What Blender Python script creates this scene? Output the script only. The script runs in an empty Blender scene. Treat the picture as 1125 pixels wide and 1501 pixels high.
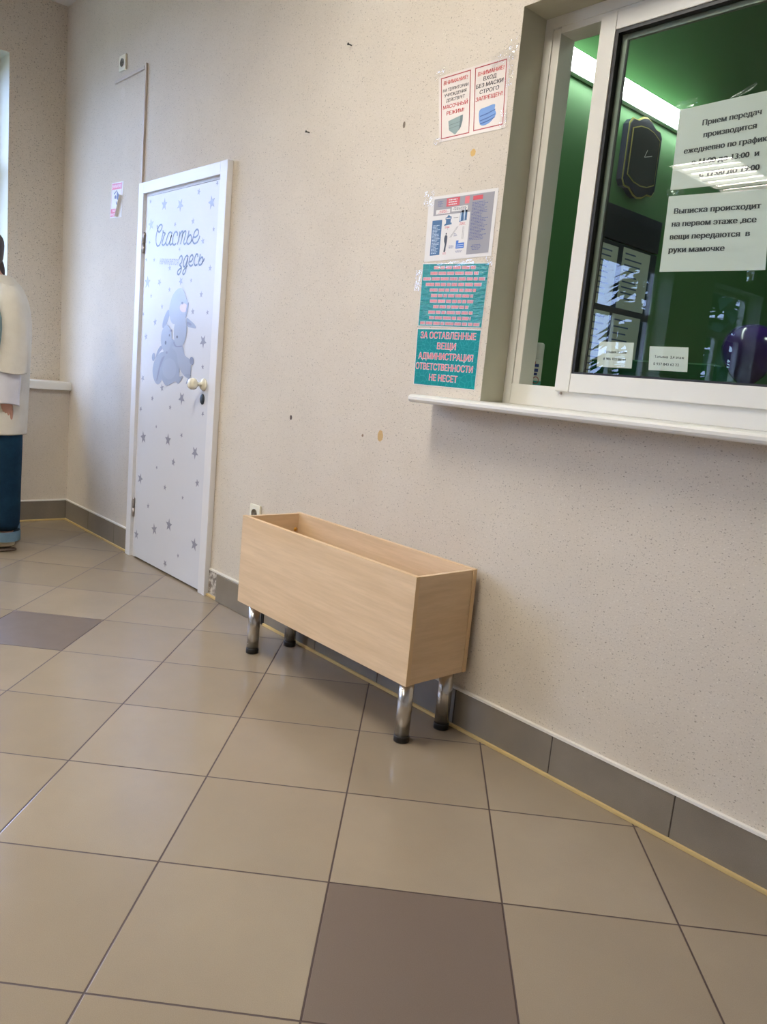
import bpy, bmesh, math, random
from mathutils import Vector, Matrix
from mathutils.geometry import delaunay_2d_cdt
random.seed(7)
SC = bpy.context.scene
COL = SC.collection
PI = math.pi

# ------------------------------------------------------------------ camera, sky, exposure
cam_d = bpy.data.cameras.new('camera'); cam = bpy.data.objects.new('camera', cam_d); COL.objects.link(cam)
R_ = Vector((0.65781874, 0.74748635, 0.09240484)); U_ = Vector((-0.18638205, 0.04268394, 0.9815497)); D_ = Vector((-0.7297508, 0.66290439, -0.16739634))
cam.matrix_world = Matrix(((R_.x, U_.x, -D_.x, 0.0), (R_.y, U_.y, -D_.y, -1.9445), (R_.z, U_.z, -D_.z, 1.1528), (0, 0, 0, 1)))
cam_d.sensor_fit = 'VERTICAL'; cam_d.sensor_height = 36; cam_d.sensor_width = 36; cam_d.lens = 27.595
cam_d.clip_start = 0.03; cam_d.clip_end = 200
SC.camera = cam
SKY_STRENGTH = 13.5
LAMP_STRENGTH = 34.0
OFFICE_LAMP = 22.0
EXPOSURE = 0.15
world = bpy.data.worlds.new('overcast_sky'); SC.world = world; world.use_nodes = True
bgn = world.node_tree.nodes['Background']
bgn.inputs[0].default_value = (0.44, 0.61, 1.0, 1); bgn.inputs[1].default_value = SKY_STRENGTH
vs = SC.view_settings
SC.display_settings.display_device = 'sRGB'
vs.view_transform = 'Standard'; vs.look = 'None'; vs.exposure = EXPOSURE; vs.gamma = 1; vs.use_curve_mapping = False

# ------------------------------------------------------------------ materials
def srgb(r, g, b):
    f = lambda c: (c/255/12.92) if c/255 <= 0.04045 else ((c/255+0.055)/1.055)**2.4
    return (f(r), f(g), f(b), 1)
class NT:
    def __init__(s, name):
        s.m = bpy.data.materials.new(name); s.m.use_nodes = True; s.t = s.m.node_tree
        s.b = s.t.nodes['Principled BSDF']; s.out = s.t.nodes['Material Output']
    def n(s, typ, **kw):
        nd = s.t.nodes.new(typ)
        for k, v in kw.items(): setattr(nd, k, v)
        return nd
    def link(s, a, b): s.t.links.new(a, b)
    def math(s, op, a, b=None, c=None):
        nd = s.n('ShaderNodeMath', operation=op)
        for i, v in enumerate((a, b, c)):
            if v is None: continue
            if isinstance(v, (int, float)): nd.inputs[i].default_value = v
            else: s.link(v, nd.inputs[i])
        return nd.outputs[0]
    def mix(s, f, a, b):
        nd = s.n('ShaderNodeMix', data_type='RGBA')
        for i, v in ((0, f), (6, a), (7, b)):
            if isinstance(v, (int, float)): nd.inputs[i].default_value = v
            elif isinstance(v, tuple): nd.inputs[i].default_value = v
            else: s.link(v, nd.inputs[i])
        return nd.outputs[2]
    def pos(s):
        return s.n('ShaderNodeNewGeometry').outputs['Position']
    def noise(s, vec, scale, detail=2, rough=0.5):
        nd = s.n('ShaderNodeTexNoise'); nd.inputs['Scale'].default_value = scale; nd.inputs['Detail'].default_value = detail
        nd.inputs['Roughness'].default_value = rough
        if vec is not None: s.link(vec, nd.inputs['Vector'])
        return nd.outputs['Fac']
    def ramp(s, f, p0, p1):
        nd = s.n('ShaderNodeMapRange'); nd.inputs[1].default_value = p0; nd.inputs[2].default_value = p1
        s.link(f, nd.inputs[0]); return nd.outputs[0]
    def scl(s, vec, v3):
        nd = s.n('ShaderNodeVectorMath', operation='MULTIPLY'); s.link(vec, nd.inputs[0]); nd.inputs[1].default_value = v3
        return nd.outputs[0]
    def bump(s, h, strength, dist=0.001):
        nd = s.n('ShaderNodeBump'); nd.inputs['Strength'].default_value = strength; nd.inputs['Distance'].default_value = dist
        s.link(h, nd.inputs['Height']); s.link(nd.outputs[0], s.b.inputs['Normal'])
def plain(name, col, rough=0.5, metal=0, spec=0.5, emit=0, noise=0.0, nscale=60, alpha=1, coat=0):
    t = NT(name); b = t.b
    b.inputs['Roughness'].default_value = rough; b.inputs['Metallic'].default_value = metal
    b.inputs['Specular IOR Level'].default_value = spec; b.inputs['Coat Weight'].default_value = coat
    if noise:
        f = t.noise(t.n('ShaderNodeTexCoord').outputs['Object'], nscale, 3)
        d = tuple(c*(1-noise) for c in col[:3])+(1,); l = tuple(min(1, c*(1+noise)) for c in col[:3])+(1,)
        t.link(t.mix(f, d, l), b.inputs['Base Color'])
    else: b.inputs['Base Color'].default_value = col
    if emit:
        b.inputs['Emission Color'].default_value = col; b.inputs['Emission Strength'].default_value = emit
    b.inputs['Alpha'].default_value = alpha
    return t.m

def wall_material(name, c_lo, c_hi, stains=()):
    t = NT(name); P = t.pos()
    big = t.ramp(t.noise(P, 1.7, 4, 0.6), 0.3, 0.7)
    base = t.mix(big, c_lo, c_hi)
    fine = t.noise(P, 190, 3, 0.7)
    base = t.mix(t.math('MULTIPLY', t.ramp(fine, 0.35, 0.75), 0.30), base, tuple(c*1.18 for c in c_hi[:3])+(1,))
    # small dark flecks of the liquid wallpaper
    nz = t.n('ShaderNodeTexNoise'); nz.inputs['Scale'].default_value = 240; t.link(P, nz.inputs['Vector'])
    wob = t.n('ShaderNodeVectorMath', operation='MULTIPLY_ADD'); t.link(nz.outputs['Color'], wob.inputs[0]); wob.inputs[1].default_value = (.007, .007, .004); t.link(P, wob.inputs[2])
    for sc_, kp, r0, r1, op, cc in ((82, 0.50, 0.09, 0.24, 0.50, (92, 84, 70)), (170, 0.45, 0.08, 0.26, 0.36, (120, 104, 86)), (120, 0.72, 0.10, 0.22, 0.45, (236, 228, 214))):
        v = t.n('ShaderNodeTexVoronoi'); v.inputs['Scale'].default_value = sc_
        t.link(t.scl(wob.outputs[0], (0.8, 1, 1.3)), v.inputs['Vector'])
        wn = t.n('ShaderNodeSeparateColor'); t.link(v.outputs['Color'], wn.inputs[0])
        near = t.math('LESS_THAN', v.outputs['Distance'], t.math('MULTIPLY_ADD', wn.outputs[1], r1, r0))
        keep = t.math('GREATER_THAN', wn.outputs[0], kp)
        base = t.mix(t.math('MULTIPLY', t.math('MULTIPLY', near, keep), op), base, srgb(*cc))
    sep = t.n('ShaderNodeSeparateXYZ'); t.link(P, sep.inputs[0])
    for (sx, sz_, rx, rz, col, op) in stains:
        dx = t.math('DIVIDE', t.math('SUBTRACT', sep.outputs[0], sx), rx)
        dz = t.math('DIVIDE', t.math('SUBTRACT', sep.outputs[2], sz_), rz)
        dd = t.math('ADD', t.math('MULTIPLY', dx, dx), t.math('MULTIPLY', dz, dz))
        dd = t.math('ADD', dd, t.math('MULTIPLY', t.noise(P, 160, 2), 0.8))
        m = t.math('MULTIPLY', t.math('LESS_THAN', dd, 1.3), op)
        base = t.mix(m, base, col)
    t.link(base, t.b.inputs['Base Color']); t.b.inputs['Roughness'].default_value = 0.75
    t.b.inputs['Specular IOR Level'].default_value = 0.3
    t.bump(t.noise(P, 150, 3, 0.7), 0.35, 0.0016)
    return t.m

def tile_material(name):
    t = NT(name); P = t.pos(); sep = t.n('ShaderNodeSeparateXYZ'); t.link(P, sep.inputs[0])
    th = 0.79021504; ox, oy, S = -1.24227, -1.44102, 0.4
    c, s = math.cos(th), math.sin(th)
    dx = t.math('SUBTRACT', sep.outputs[0], ox); dy = t.math('SUBTRACT', sep.outputs[1], oy)
    i = t.math('DIVIDE', t.math('ADD', t.math('MULTIPLY', dx, c), t.math('MULTIPLY', dy, s)), S)
    j = t.math('DIVIDE', t.math('SUBTRACT', t.math('MULTIPLY', dy, c), t.math('MULTIPLY', dx, s)), S)
    def edge(x):
        f = t.math('FRACT', x); return t.math('MINIMUM', f, t.math('SUBTRACT', 1.0, f))
    e = t.math('MINIMUM', edge(i), edge(j))
    grout = t.math('LESS_THAN', e, 0.0055)
    fi, fj = t.math('FLOOR', i), t.math('FLOOR', j)
    mi = t.math('FLOORED_MODULO', t.math('SUBTRACT', fi, 1.0), 4.0); mj = t.math('FLOORED_MODULO', fj, 4.0)
    dark = t.math('MULTIPLY', t.math('LESS_THAN', mi, 0.5), t.math('LESS_THAN', mj, 0.5))
    cb = t.n('ShaderNodeCombineXYZ'); t.link(fi, cb.inputs[0]); t.link(fj, cb.inputs[1])
    w = t.n('ShaderNodeTexWhiteNoise', noise_dimensions='3D'); t.link(cb.outputs[0], w.inputs['Vector'])
    light = t.mix(w.outputs['Value'], srgb(150, 135, 114), srgb(160, 145, 124))
    patch = t.noise(P, 5, 4, 0.6)
    light = t.mix(t.math('MULTIPLY', t.ramp(patch, 0.3, 0.75), 0.35), light, srgb(138, 124, 107))
    col = t.mix(dark, light, srgb(114, 99, 87))
    sp = t.ramp(t.noise(P, 520, 2, 0.8), 0.35, 0.7)
    col = t.mix(t.math('MULTIPLY', sp, t.math('MULTIPLY_ADD', dark, 0.22, 0.16)), col, srgb(84, 71, 60))
    col = t.mix(grout, col, srgb(72, 56, 50))
    t.link(col, t.b.inputs['Base Color'])
    r = t.math('MULTIPLY_ADD', t.noise(P, 14, 3, 0.6), 0.12, 0.10)
    r = t.math('ADD', r, t.math('MULTIPLY', dark, 0.22))
    r = t.math('ADD', r, t.math('MULTIPLY', grout, 0.5))
    t.link(r, t.b.inputs['Roughness']); t.b.inputs['Specular IOR Level'].default_value = 0.5
    t.bump(t.math('SUBTRACT', t.math('MULTIPLY', t.ramp(e, 0.0, 0.009), 1.0), 0.0), 0.5, 0.0012)
    return t.m

def wood_material(name, a, b, axis_scale):
    t = NT(name); O = t.n('ShaderNodeTexCoord').outputs['Object']
    g = t.noise(t.scl(O, axis_scale), 1.0, 5, 0.62)
    g2 = t.noise(t.scl(O, tuple(v*5 for v in axis_scale)), 1.0, 3, 0.6)
    col = t.mix(t.ramp(g, 0.32, 0.70), a, b)
    col = t.mix(t.math('MULTIPLY', t.ramp(g2, 0.4, 0.7), 0.35), col, tuple(c*0.86 for c in a[:3])+(1,))
    t.link(col, t.b.inputs['Base Color']); t.b.inputs['Roughness'].default_value = 0.42
    t.b.inputs['Specular IOR Level'].default_value = 0.4
    return t.m

def glass_material(name, tint=(0.93, 0.97, 0.95, 1), boost=1.0):
    t = NT(name); t.t.nodes.remove(t.b)
    tr = t.n('ShaderNodeBsdfTransparent'); tr.inputs[0].default_value = tint
    gl = t.n('ShaderNodeBsdfGlossy'); gl.inputs['Roughness'].default_value = 0.0
    fr = t.n('ShaderNodeFresnel'); fr.inputs[0].default_value = 1.5
    mx = t.n('ShaderNodeMixShader')
    bf = t.n('ShaderNodeNewGeometry').outputs['Backfacing']      # the far face of the pane only transmits
    t.link(t.math('MULTIPLY', t.math('MULTIPLY', fr.outputs[0], boost*1.35), t.math('SUBTRACT', 1.0, bf)), mx.inputs[0]); t.link(tr.outputs[0], mx.inputs[1]); t.link(gl.outputs[0], mx.inputs[2])
    t.link(mx.outputs[0], t.out.inputs[0]); return t.m

def tape_material(name):
    t = NT(name); t.t.nodes.remove(t.b)
    tr = t.n('ShaderNodeBsdfTransparent'); gl = t.n('ShaderNodeBsdfGlossy'); gl.inputs['Roughness'].default_value = 0.2
    mx = t.n('ShaderNodeMixShader'); mx.inputs[0].default_value = 0.13
    t.link(tr.outputs[0], mx.inputs[1]); t.link(gl.outputs[0], mx.inputs[2]); t.link(mx.outputs[0], t.out.inputs[0]); return t.m

M = {}
M['wall'] = wall_material('speckled_plaster', srgb(201, 190, 174), srgb(212, 202, 187), [
    (-2.198, 0.940, 0.016, 0.022, srgb(196, 156, 92), 0.85), (-2.783, 0.951, 0.009, 0.011, srgb(60, 40, 40), 0.9),
    (-2.223, 2.035, 0.007, 0.012, srgb(90, 70, 50), 0.8), (-1.874, 1.894, 0.012, 0.012, srgb(214, 170, 80), 0.8),
    (-4.66, 2.60, 0.030, 0.035, srgb(225, 215, 205), 0.25), (-2.30, 0.93, 0.006, 0.006, srgb(120, 90, 60), 0.8)])
M['ceiling'] = plain('ceiling_paint', srgb(205, 200, 192), 0.8, noise=0.03, nscale=4)
M['reveal'] = plain('reveal_paint', srgb(190, 186, 166), 0.65, noise=0.06, nscale=9)
M['tile'] = tile_material('porcelain_floor_tiles')
def skirting():
    t = NT('skirting_tile'); P = t.pos()
    col = t.mix(t.ramp(t.noise(P, 6, 4), 0.3, 0.7), srgb(124, 115, 102), srgb(138, 128, 114))
    col = t.mix(t.math('MULTIPLY', t.ramp(t.noise(P, 500, 2), 0.4, 0.7), 0.25), col, srgb(92, 84, 74))
    t.link(col, t.b.inputs['Base Color']); t.b.inputs['Roughness'].default_value = 0.28; return t.m
M['skirt'] = skirting()
M['joint'] = plain('skirting_joint', srgb(70, 62, 54), 0.8)
M['white_strip'] = plain('white_strip', srgb(232, 228, 220), 0.4)
M['caulk'] = plain('yellowed_caulk', srgb(205, 178, 122), 0.5, noise=0.12, nscale=20)
def plaster_patch():
    t = NT('bare_plaster'); P = t.pos()
    n = t.noise(P, 45, 4, 0.7)
    t.link(t.mix(t.ramp(n, 0.42, 0.6), srgb(120, 110, 104), srgb(206, 200, 192)), t.b.inputs['Base Color']); t.b.inputs['Roughness'].default_value = 0.9
    return t.m
M['patch'] = plaster_patch()
M['upvc'] = plain('white_upvc', srgb(226, 223, 214), 0.32, spec=0.5)
M['upvc_door'] = plain('white_door_frame_paint', srgb(226, 225, 226), 0.4, noise=0.02, nscale=6)
M['leaf'] = plain('white_door_film', srgb(216, 217, 222), 0.4, spec=0.3, noise=0.02, nscale=5)
M['gasket'] = plain('black_rubber_gasket', srgb(22, 22, 24), 0.5)
M['alu'] = plain('grey_green_spacer', srgb(140, 146, 136), 0.35, metal=0.3)
M['glass'] = glass_material('window_glass')
M['glass_out'] = glass_material('outer_window_glass', (0.97, 0.98, 1, 1))
M['green'] = plain('green_office_paint', srgb(80, 128, 78), 0.55, noise=0.05, nscale=3)
M['chrome'] = plain('brushed_chrome', srgb(205, 203, 200), 0.26, metal=1)
M['black'] = plain('black_plastic', srgb(26, 26, 28), 0.45)
M['wood_x'] = wood_material('maple_laminate_long', srgb(214, 184, 146), srgb(230, 202, 166), (1.6, 9, 22))
M['wood_y'] = wood_material('maple_laminate_end', srgb(214, 184, 146), srgb(230, 202, 166), (9, 2.0, 22))
M['edge'] = plain('maple_edge_band', srgb(222, 190, 146), 0.4)
M['screwcap'] = plain('amber_screw_cap', srgb(200, 146, 60), 0.45)
M['star'] = plain('grey_star_print', srgb(146, 146, 162), 0.35)
M['ink'] = plain('blue_grey_lettering', srgb(70, 82, 110), 0.4)
M['ink_pale'] = plain('pale_lettering', srgb(160, 166, 184), 0.4)
for k, c in enumerate([(158, 165, 184), (149, 156, 177), (132, 138, 162), (124, 128, 154), (212, 188, 204), (64, 62, 84)]):
    M['rab%d' % k] = plain('rabbit_print_%s' % ('light', 'soft', 'mid', 'dark', 'blush', 'eye')[k], srgb(*c), 0.35)
M['cream_knob'] = plain('cream_enamel', srgb(236, 230, 208), 0.18, coat=0.4)
M['keyhole'] = plain('dark_escutcheon', srgb(60, 68, 76), 0.35, metal=0.3)
M['hinge'] = plain('steel_hinge', srgb(170, 160, 156), 0.35, metal=0.8)
M['duct'] = plain('beige_cable_duct', srgb(196, 184, 174), 0.5)
M['duct_grey'] = plain('grey_duct_edge', srgb(128, 120, 128), 0.5)
M['socket'] = plain('cream_socket_plastic', srgb(238, 234, 216), 0.28)
M['socket_dark'] = plain('socket_recess', srgb(120, 112, 96), 0.5)
M['hole'] = plain('dark_hole', srgb(40, 36, 32), 0.7)
M['paper'] = plain('white_paper', srgb(224, 220, 216), 0.55)
M['paper_dull'] = plain('office_paper', srgb(222, 220, 214), 0.6)
M['film'] = plain('glossy_paper', srgb(222, 212, 204), 0.25)
M['red'] = plain('red_print', srgb(200, 62, 66), 0.35)
M['darkred'] = plain('dark_red_print', srgb(170, 60, 66), 0.35)
M['redsign'] = plain('red_sign_print', srgb(206, 60, 92), 0.35)
M['pinkwhite'] = plain('white_print', srgb(246, 226, 232), 0.35)
M['kblack'] = plain('black_print', srgb(44, 44, 50), 0.45)
M['maskgrey'] = plain('grey_green_mask_print', srgb(138, 158, 154), 0.4)
M['maskgrey2'] = plain('grey_mask_shade_print', srgb(108, 124, 126), 0.4)
M['maskblue'] = plain('blue_mask_print', srgb(112, 150, 206), 0.4)
M['maskblue2'] = plain('deep_blue_mask_print', srgb(66, 98, 160), 0.4)
M['postgrey'] = plain('grey_panel_print', srgb(150, 146, 148), 0.45)
M['postblue'] = plain('slate_blue_print', srgb(58, 98, 138), 0.45)
M['postcobalt'] = plain('cobalt_print', srgb(50, 104, 190), 0.45)
M['textblue'] = plain('blue_grey_text_print', srgb(88, 94, 138), 0.5)
M['textpale'] = plain('pale_text_print', srgb(190, 206, 222), 0.5)
def teal(nm, rough, spec, gl_b=0.3):
    t = NT(nm); P = t.pos()
    v = t.n('ShaderNodeTexVoronoi', feature='DISTANCE_TO_EDGE'); v.inputs['Scale'].default_value = 45; t.link(P, v.inputs['Vector'])
    e = t.math('LESS_THAN', v.outputs['Distance'], 0.035)
    t.link(t.mix(t.math('MULTIPLY', e, 0.4), srgb(0, 130, 132), srgb(50, 170, 168)), t.b.inputs['Base Color'])
    t.b.inputs['Roughness'].default_value = rough; t.b.inputs['Specular IOR Level'].default_value = spec
    t.bump(t.noise(t.scl(P, (1, 1, 3)), 34, 3), gl_b, 0.004)
    return t.m
M['teal'] = teal('teal_cell_pattern_film', 0.30, 0.12)
M['teal_gloss'] = teal('glossy_teal_film', 0.12, 0.40, 1.0)
M['tealred'] = plain('salmon_red_lettering', srgb(214, 96, 96), 0.3)
M['tealedge'] = plain('pale_letter_outline', srgb(190, 200, 200), 0.3)
M['tape'] = tape_material('crinkled_clear_tape')
M['lamp'] = plain('luminaire_glow', (1.0, 0.945, 0.84, 1), 0.5, emit=LAMP_STRENGTH)
M['lamp_body'] = plain('luminaire_body', srgb(225, 225, 225), 0.4)
M['tube'] = plain('office_tube_glow', (0.90, 1.0, 0.93, 1), 0.5, emit=OFFICE_LAMP)
M['clockface'] = plain('dark_clock_face', srgb(62, 64, 72), 0.25)
M['gold'] = plain('gold_clock_rim', srgb(196, 184, 104), 0.35, metal=0.4)
M['navy'] = plain('dark_navy_board', srgb(30, 32, 58), 0.4)
M['balloon'] = plain('purple_balloon_rubber', srgb(66, 34, 122), 0.2, coat=0.5)
M['chairgreen'] = plain('green_chair_fabric', srgb(20, 92, 46), 0.9)
M['bottle'] = plain('white_bottle_plastic', srgb(214, 216, 208), 0.35)
M['bottle_teal'] = plain('teal_label_print', srgb(70, 170, 158), 0.4)
M['bottle_blue'] = plain('blue_label_print', srgb(60, 74, 140), 0.4)

# ------------------------------------------------------------------ helpers
def obj(name, bm, mats, parent=None, smooth=False):
    me = bpy.data.meshes.new(name); bm.normal_update(); bm.to_mesh(me); bm.free()
    for m in (mats if isinstance(mats, (list, tuple)) else [mats]): me.materials.append(M[m] if isinstance(m, str) else m)
    if smooth:
        for p in me.polygons: p.use_smooth = True
    o = bpy.data.objects.new(name, me); COL.objects.link(o)
    if parent is not None:
        o.parent = parent
    return o
def tag(o, label=None, cat=None, group=None, kind=None):
    if label: o['label'] = label
    if cat: o['category'] = cat
    if group: o['group'] = group
    if kind: o['kind'] = kind
    return o
def empty(name, loc):
    o = bpy.data.objects.new(name, None); COL.objects.link(o); o.location = loc; o.empty_display_size = 0.05; return o
def near(root, bm):        # express world-space mesh in the thing's own frame
    bmesh.ops.translate(bm, verts=bm.verts, vec=-Vector(root.location)); return bm
def part(name, bm, mats, root, smooth=False, parent=None):
    return obj(name, near(root, bm), mats, parent or root, smooth)
def box(bm, a, b, mi=0, bev=0.0):
    x0, x1 = sorted((a[0], b[0])); y0, y1 = sorted((a[1], b[1])); z0, z1 = sorted((a[2], b[2]))
    vs_ = [bm.verts.new(p) for p in ((x0, y0, z0), (x1, y0, z0), (x1, y1, z0), (x0, y1, z0), (x0, y0, z1), (x1, y0, z1), (x1, y1, z1), (x0, y1, z1))]
    fs = [bm.faces.new([vs_[i] for i in f]) for f in ((0, 3, 2, 1), (4, 5, 6, 7), (0, 1, 5, 4), (1, 2, 6, 5), (2, 3, 7, 6), (3, 0, 4, 7))]
    for f in fs: f.material_index = mi
    if bev:
        es = {e for f in fs for e in f.edges}
        r = bmesh.ops.bevel(bm, geom=list(es), offset=bev, segments=2, affect='EDGES', profile=0.7)
        for f in r['faces']: f.material_index = mi
    return bm
def B(*a, **k): return box(bmesh.new(), *a, **k)
def lathe(bm, prof, origin=(0, 0, 0), axis='z', n=32, mi=0):
    o = Vector(origin); rings = []
    ax = {'z': (Vector((1, 0, 0)), Vector((0, 1, 0)), Vector((0, 0, 1))), '-y': (Vector((1, 0, 0)), Vector((0, 0, 1)), Vector((0, -1, 0))),
          'x': (Vector((0, 1, 0)), Vector((0, 0, 1)), Vector((1, 0, 0)))}[axis]
    for r, h in prof:
        if r < 1e-6: rings.append([bm.verts.new(o+ax[2]*h)]); continue
        rings.append([bm.verts.new(o+ax[0]*r*math.cos(2*PI*k/n)+ax[1]*r*math.sin(2*PI*k/n)+ax[2]*h) for k in range(n)])
    for A, C in zip(rings, rings[1:]):
        for k in range(n):
            k2 = (k+1) % n
            if len(A) == 1 and len(C) == 1: continue
            if len(A) == 1: f = bm.faces.new((A[0], C[k2], C[k])) if False else bm.faces.new((A[0], C[k], C[k2]))
            elif len(C) == 1: f = bm.faces.new((A[k], C[0], A[k2]))
            else: f = bm.faces.new((A[k], C[k], C[k2], A[k2]))
            f.material_index = mi; f.smooth = True
    for g, rev in ((rings[0], False), (rings[-1], True)):
        if len(g) > 1:
            f = bm.faces.new(list(reversed(g)) if rev else g); f.material_index = mi
    bmesh.ops.recalc_face_normals(bm, faces=bm.faces)
    return bm
def rot_about(bm, c, ang, axis):
    bmesh.ops.rotate(bm, verts=bm.verts, cent=c, matrix=Matrix.Rotation(ang, 3, axis)); return bm
def slab(axis, pos0, pos1, ulo, uhi, zlo, zhi, holes, mi_rev=None):
    """wall between pos0 and pos1 on axis ('x' or 'y'), spanning u and z, with rectangular openings (u0,u1,z0,z1)."""
    bm = bmesh.new()
    us = sorted({ulo, uhi, *[h[0] for h in holes], *[h[1] for h in holes]}); zs = sorted({zlo, zhi, *[h[2] for h in holes], *[h[3] for h in holes]})
    solid = lambda u, z: ulo < u < uhi and zlo < z < zhi and not any(h[0] < u < h[1] and h[2] < z < h[3] for h in holes)
    P = lambda p, u, z: (p, u, z) if axis == 'x' else (u, p, z)
    def quad(pts, mi=0):
        f = bm.faces.new([bm.verts.new(p) for p in pts]); f.material_index = mi
    for a, b in zip(us, us[1:]):
        for c, d in zip(zs, zs[1:]):
            mu, mz = (a+b)/2, (c+d)/2
            if not solid(mu, mz): continue
            for p in (pos0, pos1): quad([P(p, a, c), P(p, b, c), P(p, b, d), P(p, a, d)])
            for (u, z, e0, e1) in ((a-1e-4, mz, (a, c), (a, d)), (b+1e-4, mz, (b, c), (b, d)), (mu, c-1e-4, (a, c), (b, c)), (mu, d+1e-4, (a, d), (b, d))):
                if not solid(u, z):
                    inner = ulo < u < uhi and zlo < z < zhi
                    quad([P(pos0, *e0), P(pos0, *e1), P(pos1, *e1), P(pos1, *e0)], (mi_rev if inner and mi_rev else 0))
    bmesh.ops.remove_doubles(bm, verts=bm.verts, dist=1e-5); bmesh.ops.recalc_face_normals(bm, faces=bm.faces)
    return bm
def struct(name, bm, mats): return tag(obj(name, bm, mats), kind='structure')

# sheets of paper: quad on a wall plane, local u 0..1 left to right, v 0..1 bottom to top
class Sheet:
    def __init__(s, tl, tr, br, bl, y, out=-1):
        s.c = (tl, tr, br, bl); s.y = y; s.out = out
    def at(s, u, v, lift=0.0):
        tl, tr, br, bl = s.c
        x = (1-v)*((1-u)*bl[0]+u*br[0])+v*((1-u)*tl[0]+u*tr[0]); z = (1-v)*((1-u)*bl[1]+u*br[1])+v*((1-u)*tl[1]+u*tr[1])
        return Vector((x, s.y+s.out*lift, z))
    def size(s):
        return ((s.at(1, .5)-s.at(0, .5)).length, (s.at(.5, 1)-s.at(.5, 0)).length)
def sheet_base(S, th=0.0006, wave=0.0, nx=8, nz=6, mi=0):
    bm = bmesh.new(); g = {}
    for L, lf in ((0, 0.0), (1, th)):
        for i in range(nx+1):
            for j in range(nz+1):
                g[L, i, j] = bm.verts.new(S.at(i/nx, j/nz, lf))
    for i in range(nx):
        for j in range(nz):
            bm.faces.new((g[1, i, j], g[1, i+1, j], g[1, i+1, j+1], g[1, i, j+1])); bm.faces.new((g[0, i, j], g[0, i, j+1], g[0, i+1, j+1], g[0, i+1, j]))
    rim = [(i, 0) for i in range(nx)]+[(nx, j) for j in range(nz)]+[(i, nz) for i in range(nx, 0, -1)]+[(0, j) for j in range(nz, 0, -1)]
    for a, b in zip(rim, rim[1:]+rim[:1]): bm.faces.new((g[0, a[0], a[1]], g[0, b[0], b[1]], g[1, b[0], b[1]], g[1, a[0], a[1]]))
    bmesh.ops.recalc_face_normals(bm, faces=bm.faces)
    return bm
def spoly(bm, S, pts, mi, lift):
    f = bm.faces.new([bm.verts.new(S.at(u, v, lift)) for u, v in pts]); f.material_index = mi; return f
def srect(bm, S, u0, v0, u1, v1, mi, lift): return spoly(bm, S, [(u0, v0), (u1, v0), (u1, v1), (u0, v1)], mi, lift)
def sframe(bm, S, u0, v0, u1, v1, t, mi, lift):
    w, h = S.size(); a, b = t/w, t/h
    for r in ((u0, v0, u1, v0+b), (u0, v1-b, u1, v1), (u0, v0+b, u0+a, v1-b), (u1-a, v0+b, u1, v1-b)): srect(bm, S, *r, mi, lift)
def glyphs(text, bold=0.0, shear=0.0, spacing=1.0, serif=False):
    # outlines of the built-in font, filled by winding number
    c = bpy.data.curves.new('t', 'FONT'); c.body = text; c.shear = shear; c.space_character = spacing; c.resolution_u = 3; c.fill_mode = 'NONE'
    o = bpy.data.objects.new('t', c); COL.objects.link(o)
    bpy.context.view_layer.update()
    me = bpy.data.meshes.new_from_object(o.evaluated_get(bpy.context.evaluated_depsgraph_get()))
    co = [(v.co.x, v.co.y) for v in me.vertices]; nb = {}
    for e in me.edges:
        a, b = e.vertices; nb.setdefault(a, []).append(b); nb.setdefault(b, []).append(a)
    seen, loops = set(), []
    for s0 in range(len(co)):
        if s0 in seen or s0 not in nb: continue
        lp, prev, cur = [], None, s0
        while cur not in seen:
            seen.add(cur); lp.append(co[cur]); nx = [k for k in nb[cur] if k != prev and k not in seen]
            if not nx: break
            prev, cur = cur, (max(nx) if prev is None and len(nx) > 1 and s0+1 not in nx else (s0+1 if prev is None and s0+1 in nx else nx[0]))
        if len(lp) > 2: loops.append(lp)
    bpy.data.objects.remove(o); bpy.data.curves.remove(c); bpy.data.meshes.remove(me)
    vs_, es_ = [], []
    for L in loops:
        b0 = len(vs_); vs_ += [Vector(p) for p in L]; es_ += [(b0+i, b0+(i+1) % len(L)) for i in range(len(L))]
    if not vs_: return [], []
    ov, _, of, _, _, _ = delaunay_2d_cdt(vs_, es_, [], 0, 1e-5)
    V = [(v.x, v.y) for v in ov]; F = []
    bb = [(min(p[0] for p in L), max(p[0] for p in L), L) for L in loops]
    for f in of:
        cx = sum(V[i][0] for i in f)/len(f); cy = sum(V[i][1] for i in f)/len(f); w = 0
        for x0, x1, L in bb:
            if not x0 <= cx <= x1: continue
            for i in range(len(L)):
                (ax, ay), (bx, by) = L[i], L[(i+1) % len(L)]
                if (ay <= cy) != (by <= cy):
                    if ax+(cy-ay)/(by-ay)*(bx-ax) > cx: w += 1 if by > ay else -1
        if w: F.append(list(f))
    if serif:                     # small feet on the ends of the stems
        for L in loops:
            for i in range(len(L)):
                (ax, ay), (bx, by) = L[i], L[(i+1) % len(L)]
                if abs(ay-by) < 1e-4 and 0.05 < abs(ax-bx) < 0.17:
                    m = (ax+bx)/2; up = 0
                    for _, _, Q in bb:
                        for k in range(len(Q)):
                            (px, py), (qx, qy) = Q[k], Q[(k+1) % len(Q)]; ty = ay+.012
                            if (py <= ty) != (qy <= ty) and px+(ty-py)/(qy-py)*(qx-px) > m: up += 1 if qy > py else -1
                    hw = abs(ax-bx)/2+.055; y0, y1 = (ay, ay+.032) if up else (ay-.032, ay); n0 = len(V)
                    V += [(m-hw, y0), (m+hw, y0), (m+hw, y1), (m-hw, y1)]; F.append([n0, n0+1, n0+2, n0+3])
    return V, F
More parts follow.
